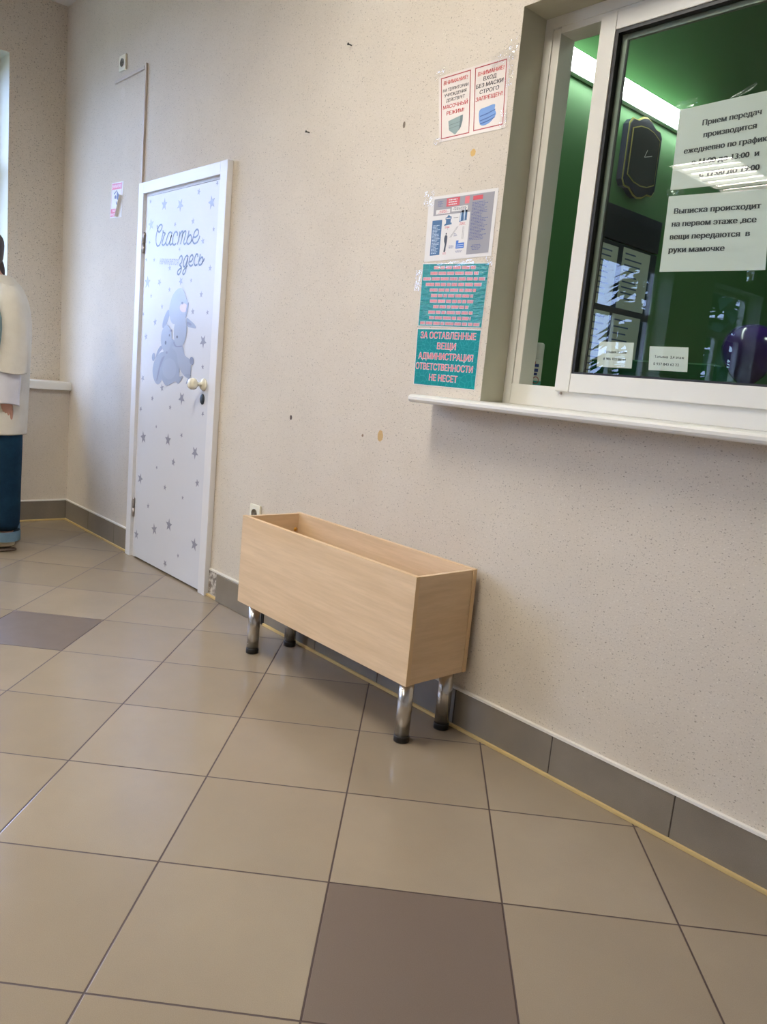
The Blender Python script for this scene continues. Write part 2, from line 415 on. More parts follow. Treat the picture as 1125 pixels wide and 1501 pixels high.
def stext(bm, S, text, uc, vc, width, capm, mi, lift, bold=0.0, shear=0.0, left=False, spacing=1.0, serif=False):
    """text centred at (uc,vc); width in u units, capital height capm in metres"""
    V, F = glyphs(text, 0.0, shear, spacing, serif)
    if not V: return
    if bold > 0.001:
        n = 2 if bold < 0.03 else 4
        V0, F0 = [(v[0], v[1]) for v in V], F; V, F, LF = [], [], []
        for k in range(-n, n+1):
            for q in ((0,) if n == 2 else (-1, 1)):
                o_ = len(V); V += [(x+bold*k/n, y+(0 if serif else q*bold*0.3)) for x, y in V0]; F += [[i+o_ for i in f] for f in F0]; LF += [0.00002*len(LF)/len(V0)]*len(V0)
    w, h = S.size(); x0 = min(v[0] for v in V); x1 = max(v[0] for v in V)
    sx = width/(x1-x0); sy = (capm/0.73)/h
    vv = [bm.verts.new(S.at((uc if left else uc-width/2)+(x-x0)*sx, vc-0.5*0.73*sy+y*sy, lift+(LF[i] if bold > 0.001 else 0))) for i, (x, y) in enumerate(V)]
    for f in F:
        try: q = bm.faces.new([vv[i] for i in f]); q.material_index = mi
        except ValueError: pass
def crumple(cx, cz, w, h, y, ang=0.0, out=-1, seed=1, amp=0.004):
    rnd = random.Random(seed); bm = bmesh.new(); n = 7; g = {}
    ca, sa = math.cos(ang), math.sin(ang)
    for i in range(n):
        for j in range(n):
            u = (i/(n-1)-.5)*w*(1+rnd.uniform(-.12, .12)); v = (j/(n-1)-.5)*h*(1+rnd.uniform(-.12, .12))
            g[i, j] = bm.verts.new((cx+u*ca-v*sa, y+out*rnd.uniform(0.0006, amp), cz+u*sa+v*ca))
    for i in range(n-1):
        for j in range(n-1): bm.faces.new((g[i, j], g[i+1, j], g[i+1, j+1], g[i, j+1]))
    return bm

# measured on the door leaf: (x, z, half height), pen strokes and filled shapes (x, z)
STARS = [(-4.1932,1.9647,0.0135),(-4.028,1.9337,0.034),(-3.85,1.9147,0.0348),(-3.6609,1.9576,0.0176),(-3.4856,1.9782,0.0136),(-3.5285,1.8961,0.0345),(-4.1761,1.8453,0.0331),(-3.8959,1.8245,0.0141),(-3.7054,1.8247,0.0179),(-3.4959,1.771,0.0131),(-4.1873,1.7544,0.0125),(-3.5964,1.7237,0.0177),(-3.8354,1.699,0.0119),(-4.2174,1.665,0.0127),(-4.12,1.6597,0.0124),(-3.9355,1.6106,0.0171),(-3.5102,1.5935,0.0175),(-4.1911,1.5461,0.0358),(-4.0459,1.5416,0.0213),(-3.8041,1.5405,0.0223),(-3.6949,1.5419,0.0128),(-3.9259,1.5012,0.0152),(-3.585,1.4718,0.0179),(-4.1397,1.473,0.0138),(-4.0034,1.4161,0.0155),(-3.6613,1.3899,0.0183),(-3.5132,1.3857,0.0142),(-4.2273,1.3767,0.0121),(-4.0771,1.3352,0.0217),(-4.1817,1.2558,0.0202),(-3.5407,1.2476,0.0343),(-3.5316,1.1244,0.0146),(-4.2006,1.0286,0.0212),(-3.962,0.9925,0.0224),(-4.0709,0.9277,0.0167),(-3.7338,0.9548,0.0353),(-3.8573,0.8978,0.0153),(-4.2102,0.8578,0.0163),(-3.5058,0.8971,0.0143),(-4.0092,0.7804,0.0116),(-4.1636,0.7031,0.0365),(-3.8645,0.7259,0.0346),(-3.7156,0.767,0.0151),(-3.5645,0.6968,0.0348),(-3.7912,0.616,0.0223),(-3.9817,0.5601,0.0117),(-4.1812,0.4672,0.0328),(-3.8743,0.4675,0.0174),(-3.5242,0.5476,0.0225),(-3.67,0.4476,0.0129),(-4.0668,0.3313,0.0172),(-4.2016,0.1398,0.029),(-3.978,0.2161,0.0344),(-3.8076,0.2751,0.0365),(-3.522,0.2313,0.0356),(-3.6885,0.134,0.0132),(-3.8309,0.0575,0.022)]
SCRIPT = [[(-4.1031,1.8363),(-4.0961,1.8148),(-4.0764,1.7989),(-4.0533,1.809),(-4.0414,1.8264),(-4.0561,1.8366),(-4.0794,1.8292),(-4.0984,1.807),(-4.109,1.7788),(-4.1058,1.7469),(-4.0876,1.7295),(-4.0638,1.7339),(-4.0503,1.7488),(-4.0376,1.7715),(-4.0307,1.7918),(-4.0304,1.8061)],[(-4.0293,1.7956),(-4.0037,1.7873),(-4.016,1.7752),(-4.0298,1.7527),(-4.0342,1.7373),(-4.0184,1.7286),(-4.0013,1.7354),(-3.9905,1.7451)],[(-3.9247,1.7819),(-3.9457,1.7905),(-3.968,1.7823),(-3.9848,1.7576),(-3.9898,1.7373),(-3.974,1.7265),(-3.9548,1.7377),(-3.9385,1.7598),(-3.93,1.7771),(-3.9418,1.7523),(-3.9475,1.7347),(-3.9362,1.7258),(-3.9197,1.733)],[(-3.8665,1.7665),(-3.8681,1.7818),(-3.8856,1.788),(-3.9044,1.7779),(-3.9163,1.7558),(-3.9139,1.7327),(-3.8959,1.7234),(-3.8739,1.7302)],[(-3.8406,1.7861),(-3.8438,1.7637),(-3.8501,1.744),(-3.8619,1.7232)],[(-3.8484,1.7539),(-3.834,1.7756),(-3.8157,1.7856),(-3.8077,1.7775),(-3.8149,1.7518),(-3.8284,1.7229)],[(-3.8146,1.7592),(-3.8009,1.7758),(-3.7828,1.7845),(-3.7749,1.7765),(-3.7848,1.7523),(-3.7934,1.7304),(-3.7841,1.7203),(-3.7684,1.7263)],[(-3.7423,1.7841),(-3.7483,1.7647),(-3.7591,1.7407),(-3.7603,1.7258),(-3.7406,1.7187),(-3.7176,1.7282),(-3.7146,1.7501),(-3.7266,1.762),(-3.7445,1.7546),(-3.7581,1.7406)],[(-3.7176,1.7282),(-3.7,1.7369)],[(-3.6907,1.7486),(-3.6696,1.7472),(-3.6473,1.7578),(-3.6456,1.7747),(-3.6604,1.7826),(-3.6804,1.7747),(-3.6939,1.7537),(-3.6994,1.732),(-3.682,1.7174),(-3.6562,1.7207),(-3.6371,1.7353),(-3.6285,1.7505)],[(-3.8346,1.6495),(-3.8247,1.6617),(-3.8085,1.6654),(-3.8,1.6529),(-3.8079,1.6331),(-3.826,1.6212),(-3.8054,1.6102),(-3.8091,1.5926),(-3.8268,1.5754),(-3.844,1.5785),(-3.84,1.5937),(-3.8052,1.6076)],[(-3.7365,1.6549),(-3.751,1.6643),(-3.7716,1.6541),(-3.7857,1.6321),(-3.7838,1.6144),(-3.7698,1.6113),(-3.7528,1.6307),(-3.7416,1.6526),(-3.7512,1.6156),(-3.7591,1.5883),(-3.774,1.5736),(-3.7883,1.5792),(-3.7764,1.5964),(-3.7403,1.6151)],[(-3.7205,1.6317),(-3.6996,1.6358),(-3.6866,1.6525),(-3.6975,1.6649),(-3.7152,1.6563),(-3.7262,1.6345),(-3.7246,1.6195),(-3.705,1.6117),(-3.6844,1.6178)],[(-3.6381,1.6501),(-3.6422,1.6638),(-3.6578,1.6633),(-3.6715,1.6444),(-3.6746,1.6248),(-3.6601,1.6123),(-3.6371,1.617)],[(-3.6139,1.6648),(-3.6197,1.6468),(-3.6276,1.6252),(-3.6185,1.6126),(-3.6006,1.6143),(-3.5846,1.6306),(-3.5916,1.6479),(-3.609,1.6439),(-3.623,1.6299)],[(-3.594,1.6237),(-3.5794,1.6304),(-3.5716,1.6421)]]
SMALL = [[(-4.0473,1.6593),(-4.043,1.646),(-4.035,1.6561),(-4.0278,1.644)],[(-4.0189,1.6449),(-4.0084,1.6588),(-4.0027,1.6442)],[(-3.992,1.6437),(-3.9905,1.658),(-3.981,1.651),(-3.9816,1.6576),(-3.9772,1.6431)],[(-3.9685,1.644),(-3.9669,1.6569),(-3.9568,1.6435)],[(-3.9452,1.6442),(-3.9436,1.6571),(-3.9349,1.6567),(-3.9364,1.6438)],[(-3.9249,1.6438),(-3.9117,1.6556),(-3.9231,1.6549),(-3.9134,1.6441)],[(-3.899,1.6435),(-3.8975,1.657),(-3.8875,1.6429),(-3.8843,1.6564)],[(-3.8734,1.6436),(-3.8764,1.656),(-3.8661,1.6555)],[(-3.8565,1.6441),(-3.8492,1.6552),(-3.8452,1.6436)]]
RABBIT = [(2,[(-3.9261,1.4007),(-3.9334,1.3983),(-3.9423,1.3922),(-3.9516,1.384),(-3.9598,1.3754),(-3.9671,1.3661),(-3.9741,1.3556),(-3.98,1.3448),(-3.9843,1.3352),(-3.987,1.3262),(-3.9884,1.3175),(-3.9881,1.3103),(-3.9855,1.3059),(-3.9794,1.3049),(-3.9707,1.3065),(-3.9613,1.3098),(-3.9535,1.3136),(-3.9482,1.3177),(-3.9441,1.3226),(-3.9401,1.3286),(-3.9355,1.3357),(-3.929,1.3447),(-3.9215,1.3554),(-3.9149,1.3662),(-3.9115,1.3755),(-3.912,1.384),(-3.9152,1.3922),(-3.9202,1.3983)]),(1,[(-3.7208,1.3587),(-3.7137,1.359),(-3.7028,1.3554),(-3.6903,1.35),(-3.6786,1.3452),(-3.6675,1.3412),(-3.6561,1.3371),(-3.6455,1.3328),(-3.6367,1.3284),(-3.629,1.3234),(-3.6221,1.3179),(-3.6179,1.313),(-3.618,1.3097),(-3.624,1.3084),(-3.6346,1.3085),(-3.6475,1.3095),(-3.6602,1.3108),(-3.6737,1.3119),(-3.6887,1.3133),(-3.7026,1.3158),(-3.7129,1.3205),(-3.7193,1.3293),(-3.7228,1.3411),(-3.7234,1.3521)]),(3,[(-3.6669,1.3235),(-3.6691,1.3226),(-3.6724,1.322),(-3.6767,1.3219),(-3.6818,1.3223),(-3.6873,1.3232),(-3.6932,1.3244),(-3.6989,1.326),(-3.7043,1.3278),(-3.7091,1.3298),(-3.7131,1.3319),(-3.7159,1.3339),(-3.7176,1.3359),(-3.7179,1.3375),(-3.717,1.3389),(-3.7148,1.3398),(-3.7114,1.3404),(-3.707,1.3404),(-3.7019,1.34),(-3.6963,1.3392),(-3.6905,1.3379),(-3.6848,1.3364),(-3.6794,1.3345),(-3.6747,1.3325),(-3.6708,1.3304),(-3.668,1.3284),(-3.6663,1.3265),(-3.666,1.3249)]),(0,[(-3.8159,1.5077),(-3.8025,1.5082),(-3.7904,1.5056),(-3.7793,1.5008),(-3.769,1.4946),(-3.7592,1.4867),(-3.7502,1.4768),(-3.742,1.4662),(-3.7349,1.456),(-3.7284,1.4467),(-3.7227,1.4377),(-3.7183,1.4282),(-3.7159,1.4177),(-3.7153,1.4052),(-3.7163,1.3911),(-3.7194,1.3773),(-3.7252,1.3657),(-3.7338,1.3565),(-3.745,1.3488),(-3.7587,1.3425),(-3.775,1.3373),(-3.796,1.3324),(-3.8211,1.3283),(-3.8462,1.3261),(-3.8669,1.3274),(-3.8822,1.3331),(-3.8942,1.3423),(-3.9034,1.3534),(-3.9104,1.3648),(-3.9153,1.3762),(-3.9178,1.3885),(-3.9179,1.4015),(-3.9156,1.4151),(-3.9107,1.4302),(-3.9034,1.4464),(-3.8938,1.4621),(-3.8822,1.4755),(-3.8674,1.4866),(-3.8498,1.4962),(-3.8318,1.5036)]),(4,[(-3.7187,1.4091),(-3.7192,1.4041),(-3.7217,1.3993),(-3.7261,1.395),(-3.7323,1.3915),(-3.7398,1.3888),(-3.7483,1.3871),(-3.7575,1.3865),(-3.7668,1.3871),(-3.7758,1.3887),(-3.784,1.3915),(-3.791,1.3951),(-3.7965,1.3994),(-3.8001,1.4043),(-3.8017,1.4093),(-3.8012,1.4144),(-3.7986,1.4192),(-3.794,1.4236),(-3.7878,1.4271),(-3.7801,1.4298),(-3.7715,1.4314),(-3.7623,1.4319),(-3.753,1.4313),(-3.7441,1.4295),(-3.736,1.4268),(-3.7291,1.4232),(-3.7238,1.4189),(-3.7203,1.4141)]),(5,[(-3.7638,1.4319),(-3.764,1.4305),(-3.7647,1.4292),(-3.766,1.428),(-3.7678,1.427),(-3.77,1.4263),(-3.7726,1.4258),(-3.7752,1.4257),(-3.778,1.4259),(-3.7806,1.4264),(-3.783,1.4271),(-3.785,1.4281),(-3.7866,1.4293),(-3.7876,1.4307),(-3.7881,1.4321),(-3.7879,1.4335),(-3.7871,1.4348),(-3.7858,1.436),(-3.784,1.437),(-3.7818,1.4377),(-3.7793,1.4382),(-3.7766,1.4383),(-3.7739,1.4381),(-3.7712,1.4376),(-3.7689,1.4369),(-3.7669,1.4359),(-3.7653,1.4347),(-3.7643,1.4333)]),(2,[(-3.7063,1.4315),(-3.7062,1.4247),(-3.7078,1.4145),(-3.7104,1.4033),(-3.7133,1.3935),(-3.7169,1.3848),(-3.7212,1.3761),(-3.7256,1.3692),(-3.729,1.3656),(-3.7315,1.3662),(-3.7335,1.3698),(-3.7346,1.3757),(-3.7346,1.383),(-3.733,1.3934),(-3.7302,1.4065),(-3.7266,1.4192),(-3.723,1.4282),(-3.7186,1.4329),(-3.7135,1.435),(-3.7089,1.4345)]),(1,[(-3.8986,1.2493),(-3.8695,1.252),(-3.8367,1.2441),(-3.8065,1.2307),(-3.7853,1.2166),(-3.7759,1.2016),(-3.7746,1.1835),(-3.7767,1.1642),(-3.7778,1.1454),(-3.774,1.126),(-3.7688,1.1055),(-3.768,1.0871),(-3.778,1.0736),(-3.8048,1.0652),(-3.8442,1.0606),(-3.8862,1.0604),(-3.9201,1.0653),(-3.9456,1.0763),(-3.9671,1.0928),(-3.9813,1.1133),(-3.9849,1.1361),(-3.9744,1.1652),(-3.9527,1.1997),(-3.9255,1.2306)]),(2,[(-3.9927,1.2136),(-4.0013,1.2102),(-4.0117,1.2038),(-4.0224,1.1954),(-4.0317,1.1863),(-4.04,1.1748),(-4.0479,1.1609),(-4.054,1.1483),(-4.0568,1.1404),(-4.0552,1.139),(-4.0503,1.1418),(-4.0436,1.147),(-4.0368,1.1525),(-4.0298,1.1585),(-4.0221,1.1657),(-4.0139,1.1732),(-4.0059,1.1798),(-3.997,1.1854),(-3.9873,1.1905),(-3.9791,1.1951),(-3.9747,1.1995),(-3.9753,1.2043),(-3.9793,1.2094),(-3.9856,1.2131)]),(2,[(-4.0587,1.1509),(-4.0597,1.146),(-4.0615,1.1414),(-4.0642,1.1372),(-4.0675,1.1337),(-4.0713,1.1311),(-4.0754,1.1295),(-4.0796,1.1289),(-4.0838,1.1294),(-4.0876,1.131),(-4.0909,1.1336),(-4.0935,1.1371),(-4.0954,1.1412),(-4.0963,1.1458),(-4.0963,1.1507),(-4.0953,1.1556),(-4.0935,1.1603),(-4.0908,1.1644),(-4.0875,1.1679),(-4.0836,1.1705),(-4.0795,1.1721),(-4.0753,1.1726),(-4.0712,1.1721),(-4.0674,1.1705),(-4.0641,1.1679),(-4.0615,1.1644),(-4.0597,1.1603),(-4.0587,1.1557)]),(1,[(-3.9688,1.1812),(-3.9862,1.1787),(-4.0045,1.1729),(-4.022,1.1651),(-4.0372,1.1562),(-4.0496,1.1461),(-4.0602,1.1344),(-4.0687,1.1218),(-4.0751,1.1094),(-4.0792,1.0969),(-4.0812,1.0842),(-4.0811,1.0717),(-4.0788,1.0599),(-4.0741,1.0486),(-4.067,1.0376),(-4.0584,1.0278),(-4.0492,1.02),(-4.0391,1.014),(-4.0279,1.0095),(-4.0164,1.0072),(-4.0055,1.0077),(-3.9946,1.0113),(-3.9834,1.0174),(-3.9736,1.0259),(-3.9666,1.0365),(-3.9639,1.0501),(-3.9644,1.0665),(-3.9655,1.0837),(-3.9647,1.0999),(-3.9616,1.1157),(-3.9576,1.1318),(-3.9524,1.146),(-3.9457,1.1563),(-3.9347,1.1609),(-3.9205,1.1612),(-3.9089,1.1605),(-3.9056,1.1616),(-3.914,1.1665),(-3.9304,1.1732),(-3.9502,1.1791)]),(0,[(-3.8726,1.2521),(-3.8744,1.2368),(-3.8791,1.2223),(-3.8867,1.2092),(-3.8967,1.1981),(-3.9087,1.1898),(-3.922,1.1845),(-3.9361,1.1825),(-3.9502,1.1841),(-3.9636,1.1891),(-3.9756,1.1973),(-3.9856,1.2083),(-3.9931,1.2215),(-3.9976,1.2363),(-3.9989,1.2519),(-3.997,1.2675),(-3.992,1.2823),(-3.9842,1.2954),(-3.9738,1.3064),(-3.9616,1.3145),(-3.9481,1.3195),(-3.9341,1.3211),(-3.9201,1.3192),(-3.907,1.314),(-3.8953,1.3057),(-3.8856,1.2948),(-3.8784,1.2818),(-3.874,1.2673)]),(5,[(-3.9312,1.2298),(-3.9317,1.2275),(-3.9326,1.2254),(-3.9339,1.2235),(-3.9356,1.2219),(-3.9376,1.2207),(-3.9397,1.2199),(-3.9419,1.2197),(-3.944,1.2199),(-3.946,1.2207),(-3.9478,1.222),(-3.9492,1.2236),(-3.9502,1.2256),(-3.9507,1.2277),(-3.9507,1.23),(-3.9503,1.2323),(-3.9493,1.2345),(-3.948,1.2364),(-3.9463,1.238),(-3.9443,1.2392),(-3.9422,1.2399),(-3.94,1.2401),(-3.9379,1.2399),(-3.9359,1.2391),(-3.9342,1.2378),(-3.9328,1.2362),(-3.9318,1.2343),(-3.9313,1.2321)]),(5,[(-3.8934,1.2693),(-3.8935,1.2679),(-3.8938,1.2665),(-3.8946,1.2652),(-3.8956,1.2642),(-3.8969,1.2634),(-3.8984,1.2629),(-3.8999,1.2627),(-3.9016,1.2628),(-3.9031,1.2632),(-3.9046,1.264),(-3.9058,1.265),(-3.9068,1.2662),(-3.9075,1.2676),(-3.9078,1.269),(-3.9078,1.2705),(-3.9074,1.2719),(-3.9066,1.2731),(-3.9056,1.2742),(-3.9043,1.275),(-3.9029,1.2755),(-3.9013,1.2757),(-3.8997,1.2755),(-3.8981,1.2751),(-3.8967,1.2744),(-3.8954,1.2733),(-3.8944,1.2721),(-3.8938,1.2708)]),(3,[(-3.8728,1.2932),(-3.873,1.2917),(-3.8738,1.2904),(-3.8752,1.2891),(-3.8771,1.288),(-3.8794,1.2872),(-3.882,1.2867),(-3.8848,1.2865),(-3.8877,1.2866),(-3.8904,1.287),(-3.8929,1.2878),(-3.895,1.2887),(-3.8967,1.2899),(-3.8978,1.2913),(-3.8982,1.2927),(-3.8981,1.2942),(-3.8973,1.2956),(-3.8959,1.2968),(-3.894,1.2979),(-3.8916,1.2987),(-3.889,1.2992),(-3.8862,1.2994),(-3.8833,1.2993),(-3.8806,1.2989),(-3.8781,1.2982),(-3.876,1.2972),(-3.8744,1.296),(-3.8733,1.2946)]),(0,[(-3.8627,1.2105),(-3.8448,1.2152),(-3.8135,1.2188),(-3.78,1.22),(-3.7547,1.2176),(-3.7417,1.2096),(-3.7345,1.1972),(-3.7288,1.1839),(-3.7197,1.1728),(-3.7046,1.1663),(-3.6864,1.1621),(-3.6694,1.1569),(-3.6573,1.1473),(-3.6507,1.13),(-3.6477,1.1075),(-3.6483,1.0856),(-3.6527,1.0703),(-3.6619,1.0631),(-3.6756,1.0607),(-3.6918,1.0624),(-3.7084,1.067),(-3.7266,1.0752),(-3.7469,1.0875),(-3.7665,1.1019),(-3.7825,1.1165),(-3.7926,1.1322),(-3.799,1.1494),(-3.8046,1.166),(-3.8124,1.1798),(-3.8272,1.1903),(-3.8462,1.1986),(-3.8609,1.2052)]),(2,[(-3.6225,1.1505),(-3.6218,1.1461),(-3.6221,1.1417),(-3.6236,1.1378),(-3.6261,1.1343),(-3.6295,1.1316),(-3.6336,1.1297),(-3.6383,1.1287),(-3.6433,1.1288),(-3.6483,1.1298),(-3.6532,1.1318),(-3.6575,1.1347),(-3.6613,1.1383),(-3.6641,1.1423),(-3.666,1.1467),(-3.6668,1.1512),(-3.6664,1.1556),(-3.6649,1.1596),(-3.6624,1.1631),(-3.6589,1.1658),(-3.6547,1.1677),(-3.65,1.1686),(-3.645,1.1685),(-3.64,1.1674),(-3.6352,1.1654),(-3.6309,1.1625),(-3.6272,1.159),(-3.6243,1.1549)]),(1,[(-3.717,1.0771),(-3.706,1.0794),(-3.6855,1.0812),(-3.6641,1.0819),(-3.6501,1.081),(-3.6459,1.0784),(-3.6468,1.0742),(-3.6508,1.0689),(-3.6556,1.0631),(-3.6619,1.0556),(-3.6706,1.0467),(-3.6793,1.0384),(-3.6859,1.0328),(-3.69,1.0307),(-3.6928,1.0308),(-3.694,1.0327),(-3.6938,1.0358),(-3.6901,1.041),(-3.6838,1.048),(-3.6785,1.0555),(-3.6778,1.0617),(-3.6862,1.0665),(-3.7006,1.0708),(-3.7134,1.0743)]),(0,[(-3.7125,1.2938),(-3.715,1.2752),(-3.7209,1.2575),(-3.7298,1.2415),(-3.7413,1.2282),(-3.755,1.2181),(-3.7701,1.2118),(-3.7859,1.2096),(-3.8015,1.2118),(-3.8163,1.2181),(-3.8294,1.2284),(-3.8401,1.2421),(-3.8479,1.2584),(-3.8524,1.2767),(-3.8532,1.2958),(-3.8505,1.3149),(-3.8443,1.3329),(-3.835,1.3489),(-3.823,1.3621),(-3.8091,1.3718),(-3.7938,1.3776),(-3.7781,1.3793),(-3.7627,1.3767),(-3.7483,1.3701),(-3.7356,1.3597),(-3.7253,1.3462),(-3.7178,1.3302),(-3.7134,1.3124)]),(5,[(-3.8033,1.2631),(-3.8033,1.2615),(-3.8039,1.26),(-3.805,1.2586),(-3.8065,1.2575),(-3.8083,1.2566),(-3.8103,1.256),(-3.8126,1.2558),(-3.8148,1.2559),(-3.817,1.2564),(-3.819,1.2572),(-3.8207,1.2583),(-3.8221,1.2596),(-3.823,1.2611),(-3.8234,1.2627),(-3.8233,1.2642),(-3.8227,1.2658),(-3.8216,1.2671),(-3.8202,1.2683),(-3.8183,1.2692),(-3.8163,1.2698),(-3.814,1.27),(-3.8118,1.2699),(-3.8096,1.2694),(-3.8076,1.2686),(-3.8059,1.2675),(-3.8046,1.2662),(-3.8037,1.2647)]),(3,[(-3.846,1.2398),(-3.8411,1.2359),(-3.8348,1.229),(-3.8266,1.2219),(-3.8163,1.2174),(-3.8017,1.2167),(-3.7837,1.2182),(-3.7668,1.2202),(-3.7551,1.2211),(-3.7491,1.2204),(-3.7468,1.219),(-3.7485,1.2173),(-3.7545,1.2158),(-3.7677,1.2141),(-3.7871,1.212),(-3.8074,1.2107),(-3.8235,1.2111),(-3.8339,1.2141),(-3.8416,1.219),(-3.8469,1.2244),(-3.8504,1.2289),(-3.8521,1.2329),(-3.8518,1.2369),(-3.8497,1.2396)]),(1,[(-3.8894,1.1605),(-3.8711,1.1594),(-3.8515,1.1572),(-3.8328,1.1533),(-3.8168,1.1473),(-3.8039,1.1381),(-3.793,1.1264),(-3.784,1.1139),(-3.7771,1.1024),(-3.7736,1.0912),(-3.773,1.0797),(-3.7725,1.0698),(-3.7691,1.0633),(-3.7599,1.0627),(-3.7471,1.0664),(-3.7359,1.07),(-3.7314,1.0691),(-3.7362,1.0609),(-3.7473,1.048),(-3.7609,1.0352),(-3.7731,1.027),(-3.7822,1.0263),(-3.7904,1.0301),(-3.8,1.0345),(-3.813,1.0352),(-3.8319,1.03),(-3.8551,1.0213),(-3.8785,1.0126),(-3.898,1.0076),(-3.9115,1.007),(-3.9216,1.0092),(-3.9304,1.0135),(-3.9401,1.0196),(-3.9522,1.0277),(-3.9652,1.038),(-3.9771,1.0496),(-3.9857,1.0615),(-3.9909,1.0741),(-3.9936,1.0877),(-3.9936,1.1012),(-3.9909,1.1135),(-3.9852,1.1249),(-3.9766,1.1357),(-3.9658,1.1451),(-3.9535,1.1523),(-3.9395,1.157),(-3.9236,1.1596),(-3.9067,1.1607)]),(0,[(-3.8042,1.101),(-3.8049,1.0889),(-3.8094,1.0772),(-3.8176,1.0664),(-3.8292,1.0571),(-3.8434,1.0497),(-3.8597,1.0446),(-3.8773,1.0421),(-3.8953,1.0424),(-3.9127,1.0454),(-3.9288,1.051),(-3.9426,1.059),(-3.9534,1.0689),(-3.9606,1.0803),(-3.9639,1.0925),(-3.9631,1.105),(-3.9582,1.117),(-3.9496,1.1279),(-3.9375,1.1372),(-3.9228,1.1445),(-3.9062,1.1493),(-3.8885,1.1514),(-3.8707,1.1508),(-3.8535,1.1475),(-3.8379,1.1417),(-3.8247,1.1337),(-3.8143,1.124),(-3.8074,1.1129)]),(3,[(-3.9815,1.1437),(-3.9871,1.1359),(-3.9925,1.1263),(-3.9977,1.1158),(-4.0027,1.1054),(-4.0074,1.095),(-4.0118,1.0841),(-4.0159,1.0734),(-4.0195,1.0633),(-4.0228,1.0533),(-4.0258,1.0434),(-4.028,1.0348),(-4.0287,1.0288),(-4.0275,1.0257),(-4.0248,1.0248),(-4.0213,1.0261),(-4.0178,1.0295),(-4.0144,1.0357),(-4.0107,1.0446),(-4.0067,1.0545),(-4.0027,1.0643),(-3.9992,1.0732),(-3.9958,1.0822),(-3.9916,1.0918),(-3.9857,1.1026),(-3.976,1.1162),(-3.9638,1.1318),(-3.9525,1.1463),(-3.9457,1.1563),(-3.9449,1.1606),(-3.948,1.1612),(-3.9531,1.1596),(-3.9582,1.1576),(-3.9633,1.1558),(-3.9693,1.1531),(-3.9756,1.1492)]),(3,[(-3.9107,1.1797),(-3.9109,1.1782),(-3.9115,1.1768),(-3.9128,1.1755),(-3.9144,1.1744),(-3.9165,1.1736),(-3.9188,1.173),(-3.9213,1.1727),(-3.9239,1.1728),(-3.9263,1.1732),(-3.9285,1.1739),(-3.9304,1.1748),(-3.9319,1.176),(-3.9329,1.1774),(-3.9333,1.1789),(-3.9332,1.1803),(-3.9325,1.1818),(-3.9313,1.1831),(-3.9296,1.1842),(-3.9275,1.185),(-3.9252,1.1856),(-3.9227,1.1859),(-3.9201,1.1858),(-3.9177,1.1854),(-3.9155,1.1847),(-3.9136,1.1837),(-3.9121,1.1825),(-3.9112,1.1812)])]
# ================================================================== SETTING
H = 3.283                    # ceiling height
XE, YS = 3.4, -10.6          # east and south limits of the hall
WX = -5.556                  # face of the upper west wall
struct('floor', B((-5.9, YS-0.2, -0.12), (XE+0.2, 0.05, 0.0)), 'tile')
struct('ceiling', B((-5.9, YS-0.2, H), (XE+0.2, 0.0, H+0.12)), 'ceiling')
# ticket window opening
TX0, TX1, TZ0, TZ1, TY = -1.725, -0.05, 1.083, 2.288, 0.11
struct('wall_north', slab('y', 0.0, 0.2, -5.9, XE+0.2, 0.0, 3.92, [(TX0, TX1, TZ0, TZ1)], 1), ['wall', 'reveal'])
WIN = [(-2.05, -0.346), (-4.85, -3.2), (-7.60, -5.95), (-10.3, -8.7)]
struct('wall_west', slab('x', WX, WX-0.36, YS, 0.0, 0.0, H, [(a, b, 0.90, 2.905) for a, b in WIN], 1), ['wall', 'reveal'])
struct('wall_west_ledge', B((WX, YS, 0.0), (-5.365, 0.0, 0.878)), 'wall').name = 'trim_1'
struct('wall_south', slab('y', YS, YS-0.2, -5.9, XE+0.2, 0.0, H, []), 'wall')
struct('wall_east', slab('x', XE, XE+0.2, YS, 0.0, 0.0, H, []), 'wall')
# office behind the ticket window
OX0, OX1, OY1, OH = -2.3, 1.6, 4.2, 3.9
struct('wall_office_west', slab('x', OX0, OX0-0.1, 0.2, OY1, 0.0, OH, []), 'green').name = 'wall_office_left'
struct('wall_office_right', slab('x', OX1, OX1+0.1, 0.2, OY1, 0.0, OH, []), 'green')
struct('wall_office_back', slab('y', OY1, OY1+0.1, OX0-0.1, OX1+0.1, 0.0, OH, []), 'green')
struct('ceiling_office', B((OX0, 0.2, OH), (OX1, OY1, OH+0.1)), 'green')
struct('floor_office', B((OX0-0.1, 0.2, -0.12), (OX1+0.1, OY1+0.1, 0.0)), 'tile').name = 'floor_office'

